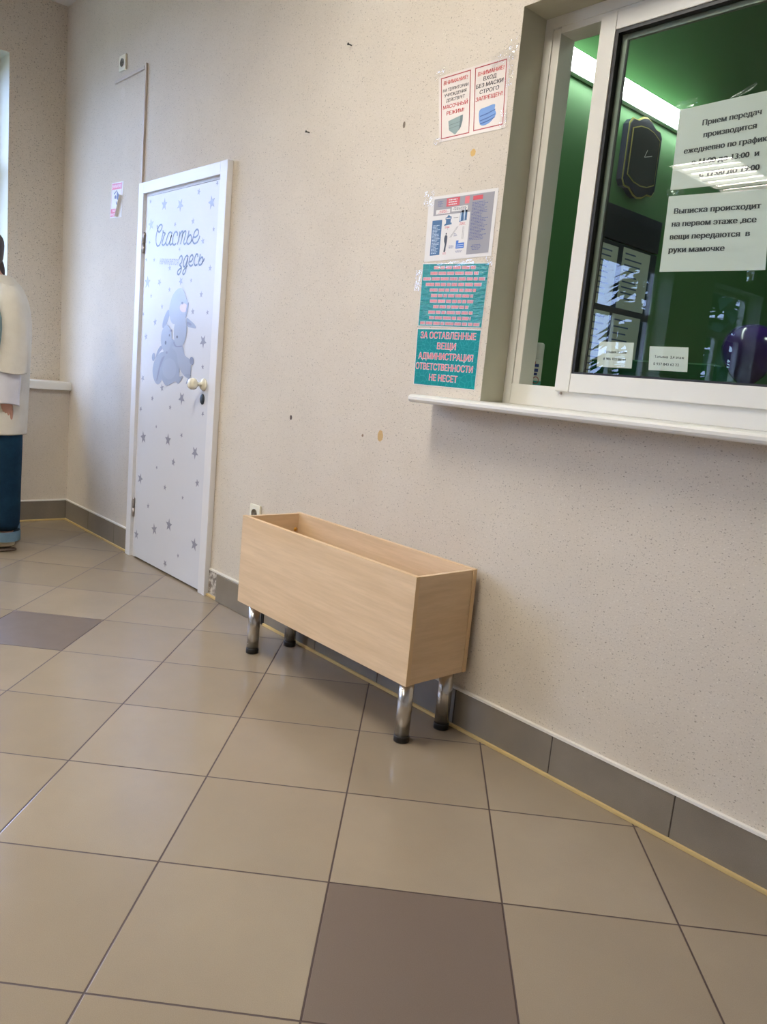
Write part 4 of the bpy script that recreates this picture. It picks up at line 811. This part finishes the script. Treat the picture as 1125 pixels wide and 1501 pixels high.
ca = (A_tl, A_tr, A_br, A_bl)
wpaper('paper_notice', *ca, 'upper large white paper on the glass announcing parcel hours', [
    line('Прием передач', -1.162, -1.003, 1.899, *ca, .0140, .05), line('производится', -1.154, -1.010, 1.868, *ca, .0140, .05),
    line('ежедневно по графику', -1.203, -0.966, 1.834, *ca, .0140, .05), line('с 11:00 до 13:00  и', -1.176, -0.992, 1.802, *ca, .0140, .05),
    line('с 17:00 до 19:00', -1.148, -0.986, 1.769, *ca, .0140, .05)], tape=((-1.215, 1.953, .06, .03), (-1.21, 1.728, .05, .03), (-1.08, 1.95, .10, .012)))
cb = ((-1.2282, 1.7195), (-0.947, 1.7105), (-0.929, 1.511), (-1.2236, 1.5169))
wpaper('paper_notice', *cb, 'lower large white paper on the glass about discharge on the first floor', [
    line('Выписка происходит', -1.206, -0.966, 1.679, *cb, .0145, .05), line('на первом этаже ,все', -1.208, -0.972, 1.645, *cb, .0145, .05),
    line('вещи передаются  в', -1.207, -0.983, 1.611, *cb, .0145, .05), line('руки мамочке', -1.206, -1.044, 1.576, *cb, .0145, .05)], tape=((-0.965, 1.508, .02, .045),))
cc = ((-1.3881, 1.321), (-1.2709, 1.3203), (-1.2677, 1.2466), (-1.3857, 1.2465))
wpaper('name_slip', *cc, 'small white phone slip at the lower left corner of the pane', [
    line('Зульфия 2 этаж', -1.366, -1.290, 1.292, *cc, .0075, .01), line('8 986 973 88 49', -1.366, -1.290, 1.271, *cc, .0075, .01)], 'slip')
cd_ = ((-1.2195, 1.3122), (-1.1021, 1.3123), (-1.095, 1.2463), (-1.2128, 1.2456))
wpaper('name_slip', *cd_, 'small white phone slip right of the other one, below the papers', [
    line('Татьяна  3,4 этаж', -1.200, -1.110, 1.284, *cd_, .0075, .01), line('8 937 843 62 22', -1.200, -1.122, 1.264, *cd_, .0075, .01)], 'slip')

struct('trim_3', B((TX0+0.001, 0.1855, 1.083+0.027), (TX1, 0.36, 1.125), 0, 0.004), 'upvc')    # inner ledge
bt = tag(empty('spray_bottle', (-1.700, 0.232, 1.1255)), 'white bottle with teal label standing inside the open gap of the ticket window', 'bottle')
c0 = (-1.700, 0.232, 1.1255)
part('bottle_body', lathe(bmesh.new(), [(0.021, 0), (0.0235, 0.003), (0.0235, 0.135), (0.0225, 0.138)], c0, 'z', 36), 'bottle', bt)
part('cap', lathe(bmesh.new(), [(0.0228, 0.138), (0.0228, 0.184), (0.0215, 0.190), (0.017, 0.193), (0, 0.193)], c0, 'z', 36), 'bottle', bt)
part('label_band', lathe(bmesh.new(), [(0.0238, 0.012), (0.0238, 0.066)], c0, 'z', 36), 'bottle_teal', bt)
bm = bmesh.new()
def curved(bm, a0, a1, z0, z1, r, mi=0, n=5):
    pr = None
    for k in range(n+1):
        a = a0+(a1-a0)*k/n; x, y = c0[0]+r*math.cos(a), c0[1]+r*math.sin(a); cur = (bm.verts.new((x, y, c0[2]+z0)), bm.verts.new((x, y, c0[2]+z1)))
        if pr: f = bm.faces.new((pr[0], cur[0], cur[1], pr[1])); f.material_index = mi
        pr = cur
va = math.atan2(-1.94-c0[1], 0-c0[0])
for z0, z1, w in ((.112, .122, .5), (.096, .106, .45), (.084, .092, .35)): curved(bm, va-.1, va+w, z0, z1, .0240)
curved(bm, va-.15, va-.02, .120, .130, .0240, 1)
for k in range(14):
    a = k*2*PI/14; b = (k+1)*2*PI/14
    q = []
    for (t, r) in ((a, .012), (b, .012), (b, .0095), (a, .0095)):
        an = va+.25+r*math.cos(t)/.0243; q.append(bm.verts.new((c0[0]+.0243*math.cos(an), c0[1]+.0243*math.sin(an), c0[2]+.068+r*math.sin(t))))
    f = bm.faces.new(q); f.material_index = 1
part('label_print', bm, ['bottle_blue', 'darkred'], bt)

# luminaires -------------------------------------------------------
def luminaire(x, y, label):
    r = tag(empty('ceiling_luminaire', (x, y, H)), label, 'ceiling light', 'louvred ceiling lights of the hall')
    w, l = 0.30, 0.55
    bm = bmesh.new()
    for a, b in (((x-w, y-l, H-.06), (x-w+.02, y+l, H)), ((x+w-.02, y-l, H-.06), (x+w, y+l, H)), ((x-w+.02, y-l, H-.06), (x+w-.02, y-l+.02, H)), ((x-w+.02, y+l-.02, H-.06), (x+w-.02, y+l, H))): box(bm, a, b)
    part('housing', bm, 'lamp_body', r)
    part('diffuser', B((x-w+.02, y-l+.02, H-.030), (x+w-.02, y+l-.02, H-.001)), 'lamp', r)
    bm = bmesh.new()
    for k in range(1, 7):
        yy = y-l+k*2*l/7; box(bm, (x-w+.02, yy-.012, H-.058), (x+w-.02, yy+.012, H-.031))
    part('louvre', bm, 'lamp_body', r)
luminaire(-1.95, -1.45, 'louvred ceiling light above the bench, nearest the ticket window')
luminaire(-3.69, -4.96, 'louvred ceiling light mirrored in the ticket window pane, deeper in the hall')
luminaire(-1.2, -4.96, 'added fill light built as a louvred panel, in the deeper row')  # unseen panel added to fill the bench front and right-hand wall
luminaire(-4.78, -3.20, 'added fill light built as a louvred panel, beside the window wall')  # unseen panel added to brighten the far left of the hall

ol = tag(empty('wall_lamp', (OX0, 1.2, 2.54)), 'long white tube lamp glowing on the green office wall', 'lamp')
part('housing', B((OX0, 0.55, 2.515), (OX0+.03, 2.25, 2.600), 0, .004), 'lamp_body', ol)
part('tube', B((OX0+.0305, 0.57, 2.520), (OX0+.065, 2.23, 2.590), 0, .012), 'tube', ol)

og = tag(empty('office_fill_light', (0.9, 2.0, OH)), 'added square fill light, unseen on the green office ceiling', 'ceiling light')  # out of view; added to lift the dark green walls
part('housing', B((0.6, 1.7, OH-.06), (1.2, 2.3, OH-.001), 0, .004), 'lamp_body', og)
part('diffuser', B((0.62, 1.72, OH-.068), (1.18, 2.28, OH-.0605)), 'tube', og)
# wall clock in the office ------------------------------------------
ck = tag(empty('wall_clock', (OX0, 1.58, 2.30)), 'dark wall clock with thin gold wavy rim under the tube lamp', 'clock')
def oncl(pts, x0, x1):
    bm = bmesh.new(); a = [bm.verts.new((x0, y, z)) for y, z in pts]; b = [bm.verts.new((x1, y, z)) for y, z in pts]; n = len(pts)
    bm.faces.new(a); bm.faces.new(list(reversed(b)))
    for i in range(n): bm.faces.new((a[i], b[i], b[(i+1) % n], a[(i+1) % n]))
    bmesh.ops.recalc_face_normals(bm, faces=bm.faces); return bm
def clock_outline(s, dz=0):
    hw = .145*s; P = []
    top = [(-1, .125), (-.85, .150), (-.55, .152), (-.25, .175), (0, .182), (.25, .175), (.55, .152), (.85, .150), (1, .125)]
    for u, z in top: P.append((1.58+u*hw, 2.315+z*(.97 if s < 1 else 1)+dz))
    for u, z in reversed(top): P.append((1.58+u*hw, 2.315-z*1.05*(.97 if s < 1 else 1)-dz))
    return P
part('body', oncl(clock_outline(0.99), OX0+.0005, OX0+.032), 'navy', ck)
part('rim', oncl(clock_outline(1.0), OX0+.0322, OX0+.0348), 'gold', ck)
part('case', oncl([(1.58+(y-1.58)*.955, 2.315+(z-2.315)*.955) for y, z in clock_outline(1.0)], OX0+.0352, OX0+.042), 'navy', ck)
fl = [(1.58+.125*math.sin(t)*1, 0) for t in (0,)]
face = [(1.58-.122, 2.315+.105), (1.58-.06, 2.315+.128), (1.58, 2.315+.134), (1.58+.06, 2.315+.128), (1.58+.122, 2.315+.105), (1.58+.122, 2.315-.105), (1.58+.06, 2.315-.128), (1.58, 2.315-.134), (1.58-.06, 2.315-.128), (1.58-.122, 2.315-.105)]
part('inner_rim', oncl(face, OX0+.0422, OX0+.0445), 'gold', ck)
part('dial', oncl([(1.58+(y-1.58)*.96, 2.315+(z-2.315)*.965) for y, z in face], OX0+.0447, OX0+.046), 'clockface', ck)
bm = bmesh.new()
for (a, b, w) in (((1.58, 2.315), (1.60, 2.352), .004), ((1.58, 2.315), (1.645, 2.335), .003)):
    d = Vector((b[0]-a[0], b[1]-a[1])).normalized(); nn = Vector((-d.y, d.x))*w/2
    q = [bm.verts.new((OX0+.0465, p[0]+s*nn.x, p[1]+s*nn.y)) for p, s in ((a, 1), (b, 1), (b, -1), (a, -1))]; bm.faces.new(q)
part('hands', bm, 'lamp_body', ck)

# notice board ------------------------------------------------------
nb = tag(empty('notice_board', (OX0, 1.62, 1.1)), 'dark navy notice board with paper sheets on the green office wall', 'notice board')
part('backing', B((OX0+.0005, 1.33, 1.05), (OX0+.02, 1.865, 1.905), 0, .002), 'navy', nb)
part('header', B((OX0+.0005, 1.33, 1.912), (OX0+.024, 1.865, 2.068), 0, .002), 'navy', nb)
for i, (y0, y1, z0, z1) in enumerate(((1.35, 1.505, 1.605, 1.885), (1.550, 1.800, 1.605, 1.895), (1.35, 1.505, 1.23, 1.575), (1.530, 1.790, 1.23, 1.575))):
    p_ = part('paper_sheet', B((OX0+.0205, y0, z0), (OX0+.022, y1, z1)), 'paper_dull', nb)
    bm = bmesh.new(); rs2 = random.Random(i)
    for k in range(9):
        z = z1-.03-k*(z1-z0-.05)/9; q = [bm.verts.new((OX0+.0224, yy, zz)) for yy, zz in ((y0+.02, z), (y0+.02+rs2.uniform(.4, .8)*(y1-y0-.04), z), (0, 0), (0, 0))][:2]
        a, b = q; c = bm.verts.new((OX0+.0224, b.co.y, z+.007)); d = bm.verts.new((OX0+.0224, a.co.y, z+.007)); bm.faces.new((a, b, c, d))
    part('print_lines', bm, 'textblue', nb, parent=p_)

# balloon + chair ---------------------------------------------------
bl = tag(empty('balloon', (-1.755, 1.95, 0.0)), 'purple balloon behind the glass at the right edge, held by a white ribbon', 'balloon')
cbz = (-1.755, 1.95, 1.425)
bm = lathe(bmesh.new(), [(0, -.150), (.012, -.150), (.007, -.140), (.028, -.122), (.070, -.080), (.102, -.025), (.112, .025), (.104, .068), (.078, .104), (.040, .124), (0, .130)], (0, 0, 0), 'z', 40)
bmesh.ops.scale(bm, verts=bm.verts, vec=(1.2, 1.2, 1.15)); bmesh.ops.translate(bm, verts=bm.verts, vec=cbz)
part('balloon_skin', bm, 'balloon', bl, True)
part('ribbon', lathe(bmesh.new(), [(.0015, .03), (.0015, 1.256)], (cbz[0], cbz[1], 0), 'z', 8), 'white_strip', bl)
part('weight', lathe(bmesh.new(), [(.04, 0), (.045, .005), (.04, .03), (0, .034)], (cbz[0], cbz[1], 0), 'z', 24), 'white_strip', bl)
oc = tag(empty('office_chair', (-1.78, 1.15, 0)), 'green high-backed office chair behind the glass near the bottom rail', 'chair')
cx_, cy_ = -1.78, 1.15
bm = B((cx_-.30, cy_-.06, .56), (cx_+.30, cy_+.05, 1.330), 0, .05); part('backrest', bm, 'chairgreen', oc)
part('seat', B((cx_-.27, cy_+.02, .44), (cx_+.27, cy_+.52, .54), 0, .035), 'chairgreen', oc)
part('column', lathe(bmesh.new(), [(.03, .09), (.03, .30), (.022, .301), (.022, .45)], (cx_, cy_+.26, 0), 'z', 20), 'chrome', oc)
for k in range(5):
    a = k*2*PI/5+.3; bm = B((0, -.02, .07), (.29, .02, .10), 0, .006); bmesh.ops.rotate(bm, verts=bm.verts, cent=(0, 0, 0), matrix=Matrix.Rotation(a, 3, 'Z'))
    bmesh.ops.translate(bm, verts=bm.verts, vec=(cx_, cy_+.26, 0)); lg = part('base_arm', bm, 'black', oc)
    bm = lathe(bmesh.new(), [(.02, -.02), (.033, -.018), (.033, .018), (.02, .02)], (0, 0, 0), 'x', 20); bmesh.ops.rotate(bm, verts=bm.verts, cent=(0, 0, 0), matrix=Matrix.Rotation(a+PI/2, 3, 'Z'))
    bmesh.ops.translate(bm, verts=bm.verts, vec=(cx_+.27*math.cos(a), cy_+.26+.27*math.sin(a), .033)); part('castor', bm, 'black', oc, parent=lg)

# ------------------------------------------------------------------ person by the window ledge
M['skin'] = plain('skin', srgb(196, 150, 132), 0.5, noise=.05, nscale=20)
M['hair'] = plain('dark_brown_hair', srgb(52, 38, 40), 0.5, noise=.3, nscale=90)
def cloth_mat(name, lo, hi, sc=300, bump=.25):
    t = NT(name); O = t.n('ShaderNodeTexCoord').outputs['Object']
    t.link(t.mix(t.ramp(t.noise(O, 9, 4, .6), .3, .7), lo, hi), t.b.inputs['Base Color']); t.b.inputs['Roughness'].default_value = .9
    t.b.inputs['Specular IOR Level'].default_value = .2
    t.bump(t.math('ADD', t.noise(O, sc, 2), t.math('MULTIPLY', t.noise(O, 16, 3), 3.0)), bump, .004); return t.m
M['cream'] = cloth_mat('cream_cotton', srgb(212, 206, 193), srgb(223, 218, 206))
M['whitecloth'] = cloth_mat('white_cotton', srgb(214, 214, 222), srgb(226, 226, 234))
M['jeans'] = cloth_mat('teal_denim', srgb(12, 38, 60), srgb(24, 58, 80), 420, .4)
M['cuff'] = cloth_mat('turned_denim_cuff', srgb(92, 120, 140), srgb(112, 138, 156), 420, .3)
M['bag'] = cloth_mat('grey_blue_canvas', srgb(120, 144, 152), srgb(138, 160, 166))
M['shoe'] = plain('cream_canvas_shoe', srgb(186, 176, 150), .7, noise=.08)
M['sole'] = plain('dark_sole', srgb(92, 76, 66), .6)
PO = Vector((-4.700, -0.590, 0.0)); PU = Vector((.281, .960, 0)).normalized(); PD = Vector((-.960, .281, 0)).normalized()
# local: u = backwards of the person (they face -u), d = their far side, z = up
pw = lambda u, d, z: PO+PU*u+PD*d+Vector((0, 0, z))
pr_ = tag(empty('person', PO), 'standing person in cream top and teal jeans by the window ledge', 'person')
def skin_mesh(name, V, E, R, mat, parent, root=0, sub=2):
    me = bpy.data.meshes.new(name); me.from_pydata([tuple(pw(*v)-PO) for v in V], E, []); me.materials.append(M[mat])
    o = bpy.data.objects.new(name, me); COL.objects.link(o); o.parent = parent
    o.modifiers.new('Skin', 'SKIN'); ly = me.skin_vertices if me.skin_vertices else None
    if not me.skin_vertices: me.skin_vertices.new()
    for i, r in enumerate(R):
        sv = me.skin_vertices[0].data[i]; sv.radius = r if isinstance(r, tuple) else (r, r); sv.use_root = (i == root)
    s = o.modifiers.new('Subdivision', 'SUBSURF'); s.levels = sub; s.render_levels = sub
    o.modifiers['Skin'].use_smooth_shade = True
    return o
V, E, Rr = [], [], []
def node(p, r, link=None):
    V.append(p); Rr.append(r)
    if link is not None: E.append((link, len(V)-1))
    return len(V)-1
pel = node((-.01, 0, .95), .085)
wst = node((-.01, 0, 1.10), .085, pel); chs = node((0, 0, 1.27), .090, wst); ush = node((-.005, 0, 1.38), .055, chs)
nk = node((-.040, 0, 1.475), .045, ush); sk = node((-.116, 0, 1.580), .066, nk); h1 = node((-.128, 0, 1.635), .086, sk); h2 = node((-.124, 0, 1.682), .060, h1)
for sd in (-1, 1):
    hip = node((-.01, .085*sd, .88), .075, pel); kn = node((-.03, .095*sd, .50), .056, hip); an = node((.02, .095*sd, .10), .040, kn); ft = node((-.10, .10*sd, .045), .036, an); node((-.17, .105*sd, .035), .026, ft)
    sh = node((.01, .150*sd, 1.385), .046, ush); el = node((.045, .215*sd, 1.13), .042, sh)
    wr = node((.016 if sd < 0 else -.10, .20*sd, .875), .026, el); pm = node((.006 if sd < 0 else -.13, .195*sd, .815), (.018, .034), wr)
    bx = .006 if sd < 0 else -.13
    for k, (du, ln) in enumerate(((.026, .062), (.009, .074), (-.008, .078), (-.025, .068))):
        a = node((bx-du*.95, .192*sd, .785), .0095, pm); b = node((bx-du*1.05-.006, .186*sd, .785-ln*.5), .0085, a); node((bx-du*1.0-.020, .176*sd, .785-ln), .0070, b)
    t1_ = node((bx-.030, .188*sd, .835), .011, pm); node((bx-.050, .180*sd, .800), .009, t1_)
skin_mesh('body', V, E, Rr, 'skin', pr_)
def loft(rings, n=28, wob=0.0, seed=0, cap=True, hem=None):
    """rings of (u, d, z, ru, rd[, twist])"""
    bm = bmesh.new(); rnd = random.Random(seed); ph = [rnd.uniform(0, 6.28) for _ in range(6)]; g = []
    for i, r in enumerate(rings):
        u, d, z, ru, rd = r[:5]; row = []
        for k in range(n):
            a = 2*PI*k/n; w_ = 1+wob*(math.sin(3*a+ph[0]+i*.7)+.6*math.sin(7*a+ph[1]-i*.9)+.5*math.sin(5*a+ph[2]+i*1.3))
            row.append(bm.verts.new(pw(u+ru*math.cos(a)*w_, d+rd*math.sin(a)*w_, z+(wob*.25*math.sin(2*a+ph[3]) if i in (0, len(rings)-1) else 0))))
        g.append(row)
    if hem:                       # turn the lower edge inwards so the cloth ends in a crisp hem
        u, d, z, ru, rd = rings[0][:5]; row = []
        for v in g[0]: l = v.co; cc = pw(u, d, l.z); row.append(bm.verts.new(cc+(l-cc)*.93+Vector((0, 0, hem))))
        mid = [bm.verts.new(v.co+Vector((0, 0, .0025))) for v in g[0]]; g = [row, g[0], mid]+g[1:]; cap = False
    for A, C in zip(g, g[1:]):
        for k in range(n): bm.faces.new((A[k], A[(k+1) % n], C[(k+1) % n], C[k]))
    if cap: bm.faces.new(g[-1]); bm.faces.new(list(reversed(g[0])))
    for f in bm.faces: f.smooth = True
    bmesh.ops.recalc_face_normals(bm, faces=bm.faces); return bm
def wear(name, bm, mat, parent=None, sub=1):
    o = part(name, bm, mat, pr_, True, parent=parent)
    s = o.modifiers.new('Subdivision', 'SUBSURF'); s.levels = s.render_levels = sub; return o
# head features
HS = -.070
bm = loft([(-.092, 0, 1.525, .035, .045), (-.090, 0, 1.57, .068, .078), (-.094, 0, 1.62, .076, .088), (-.096, 0, 1.665, .082, .089), (-.108, 0, 1.705, .088, .080), (-.120, 0, 1.738, .064, .056), (-.122, 0, 1.755, .02, .018)], 28, .006)
hr = wear('hair', bm, 'hair')
wear('ponytail', loft([(-.045, 0, 1.600, .012, .012), (-.036, -.01, 1.57, .020, .020), (-.030, -.012, 1.53, .020, .022), (-.026, -.012, 1.505, .014, .016), (-.022, -.01, 1.49, .005, .006)], 16, .03), 'hair', hr)
bm = bmesh.new()
for sd in (-1, 1): lathe(bm, [(0, -.006), (.008, 0), (0, .006)], tuple(pw(-.137+HS, .030*sd, 1.640)), 'z', 10)
part('eyes', bm, 'hair', pr_)
wear('nose', loft([(-.145+HS, 0, 1.600, .010, .012), (-.158+HS, 0, 1.606, .014, .013), (-.150+HS, 0, 1.630, .010, .008), (-.140+HS, 0, 1.650, .006, .005)], 14), 'skin')
wear('mouth', loft([(-.118+HS, 0, 1.565, .006, .018), (-.121+HS, 0, 1.570, .007, .021), (-.119+HS, 0, 1.576, .005, .015)], 14), 'redsign')
for sd in (-1, 1): wear('ear', loft([(-.045+HS, .084*sd, 1.600, .010, .006), (-.040+HS, .090*sd, 1.625, .017, .008), (-.038+HS, .090*sd, 1.645, .015, .007), (-.040+HS, .086*sd, 1.655, .006, .004)], 14), 'skin')
# cream top, hem at thigh height; wide elbow-length sleeves
top = wear('cream_top', loft([(-.005, 0, .655, .112, .20), (-.005, 0, .72, .117, .205), (-.005, 0, .90, .122, .205), (0, 0, 1.05, .124, .20), (.006, 0, 1.22, .125, .20), (.008, 0, 1.34, .116, .20), (.004, 0, 1.42, .094, .165), (-.014, 0, 1.470, .080, .105), (-.034, 0, 1.505, .060, .066)], 36, .012, 3, hem=.05), 'cream')
for sd in (-1, 1):
    sl = wear('sleeve', loft([(.022 if sd < 0 else -.03, .225*sd, .995, .078, .070), (.026 if sd < 0 else -.015, .225*sd, 1.03, .080, .070), (.030, .220*sd, 1.14, .077, .066), (.032, .205*sd, 1.26, .072, .066), (.022, .180*sd, 1.36, .068, .064), (.012, .145*sd, 1.425, .055, .055), (.004, .10*sd, 1.455, .035, .035)], 28, .022, 5+sd, hem=.05), 'cream', top)
    wear('white_undersleeve', loft([(-.006 if sd < 0 else -.105, .205*sd, .825, .072, .054), (-.004 if sd < 0 else -.095, .21*sd, .88, .068, .052), (.006 if sd < 0 else -.05, .22*sd, .985, .070, .055), (.008 if sd < 0 else -.01, .22*sd, 1.08, .060, .050)], 24, .03, 9+sd, hem=.04), 'whitecloth', top)
# shoulder bag hugged in front
bgp = wear('canvas_bag', loft([(-.122, -.20, 1.030, .03, .04), (-.117, -.205, 1.06, .100, .09), (-.115, -.21, 1.16, .113, .10), (-.115, -.21, 1.28, .108, .095), (-.130, -.20, 1.36, .075, .075), (-.135, -.19, 1.39, .02, .03)], 28, .03, 21), 'bag')
skin_mesh('strap', [(-.125, -.19, 1.37), (-.100, -.15, 1.445), (-.075, -.10, 1.490), (-.100, -.02, 1.475), (-.118, .06, 1.40)], [(0, 1), (1, 2), (2, 3), (3, 4)], [.011]*5, 'bag', bgp)
# jeans
jn = wear('jeans', loft([(-.008, 0, .60, .098, .172), (-.006, 0, .70, .100, .175), (-.006, 0, .86, .098, .17), (-.01, 0, .98, .092, .155)], 32, .006, 13), 'jeans')
for sd in (-1, 1):
    lg = wear('trouser_leg', loft([(.000, .095*sd, .105, .080, .078), (-.002, .095*sd, .20, .082, .080), (-.006, .095*sd, .42, .088, .086), (-.008, .095*sd, .58, .094, .088), (-.008, .088*sd, .66, .096, .088), (-.008, .080*sd, .72, .092, .085)], 28, .014, 15+sd), 'jeans', jn)
    wear('turned_cuff', loft([(.000, .095*sd, .062, .084, .082), (.000, .095*sd, .090, .085, .083), (.000, .095*sd, .117, .0845, .0825), (.000, .095*sd, .120, .083, .081)], 28, .008, 17, hem=.01), 'cuff', lg)
    sh_ = wear('shoe', loft([(-.075, .10*sd, .020, .135, .046), (-.075, .10*sd, .045, .132, .044), (-.060, .10*sd, .070, .110, .040), (-.02, .098*sd, .095, .062, .036), (-.01, .098*sd, .115, .045, .033)], 28, .004, 19), 'shoe')
    wear('shoe_sole', loft([(-.075, .10*sd, .001, .138, .048), (-.075, .10*sd, .005, .141, .050), (-.075, .10*sd, .024, .139, .049)], 28, 0, 20), 'sole', sh_)

# ------------------------------------------------------------------ outdoors beyond the west windows
M['ground'] = plain('wet_lawn', srgb(96, 104, 84), .95, noise=.2, nscale=1)
M['bark'] = plain('tree_bark', srgb(70, 58, 50), .9, noise=.2, nscale=12)
M['needles'] = plain('spruce_needles', srgb(38, 58, 44), .8, noise=.3, nscale=6)
struct('ground', B((-60, -40, -.6), (-5.95, 30, -.5)), 'ground')
def spruce(x, y, h, seed, label):
    r = tag(empty('spruce_tree', (x, y, -.5)), label, 'tree', 'spruces outside the windows'); rnd = random.Random(seed)
    part('trunk', lathe(bmesh.new(), [(.16, 0), (.12, h*.5), (.03, h*.98), (0, h)], (x, y, -.5), 'z', 12), 'bark', r)
    bm = bmesh.new()
    for k in range(340):
        t = rnd.uniform(.12, 1); z = -.5+h*t; L = (1-t)**.8*h*.26+.15; a = rnd.uniform(0, 2*PI); d = Vector((math.cos(a), math.sin(a), 0)); s = Vector((-d.y, d.x, 0))
        b0 = Vector((x, y, z)); m = b0+d*L*.55+Vector((0, 0, -.04*L)); e = b0+d*L+Vector((0, 0, -.32*L)); w = .07+.10*L
        q = [bm.verts.new(p) for p in (b0, m+s*w, e, m-s*w, m+Vector((0, 0, -.18*w-.05)))]
        for i3 in ((0, 1, 4), (1, 2, 4), (2, 3, 4), (3, 0, 4), (0, 3, 1), (1, 3, 2)): bm.faces.new([q[i] for i in i3])
    part('branches', bm, 'needles', r)
for i, (x, y, h, lab) in enumerate(((-11.5, -12.2, 6.5, 'nearest'), (-15, -16.5, 9, 'tallest'), (-14, -20.5, 8, 'farthest'), (-9.6, -17.6, 8.5, 'broadest'))):
    spruce(x, y, h, 30+i, 'dark spruce beyond the hall windows, %s of the group' % lab)
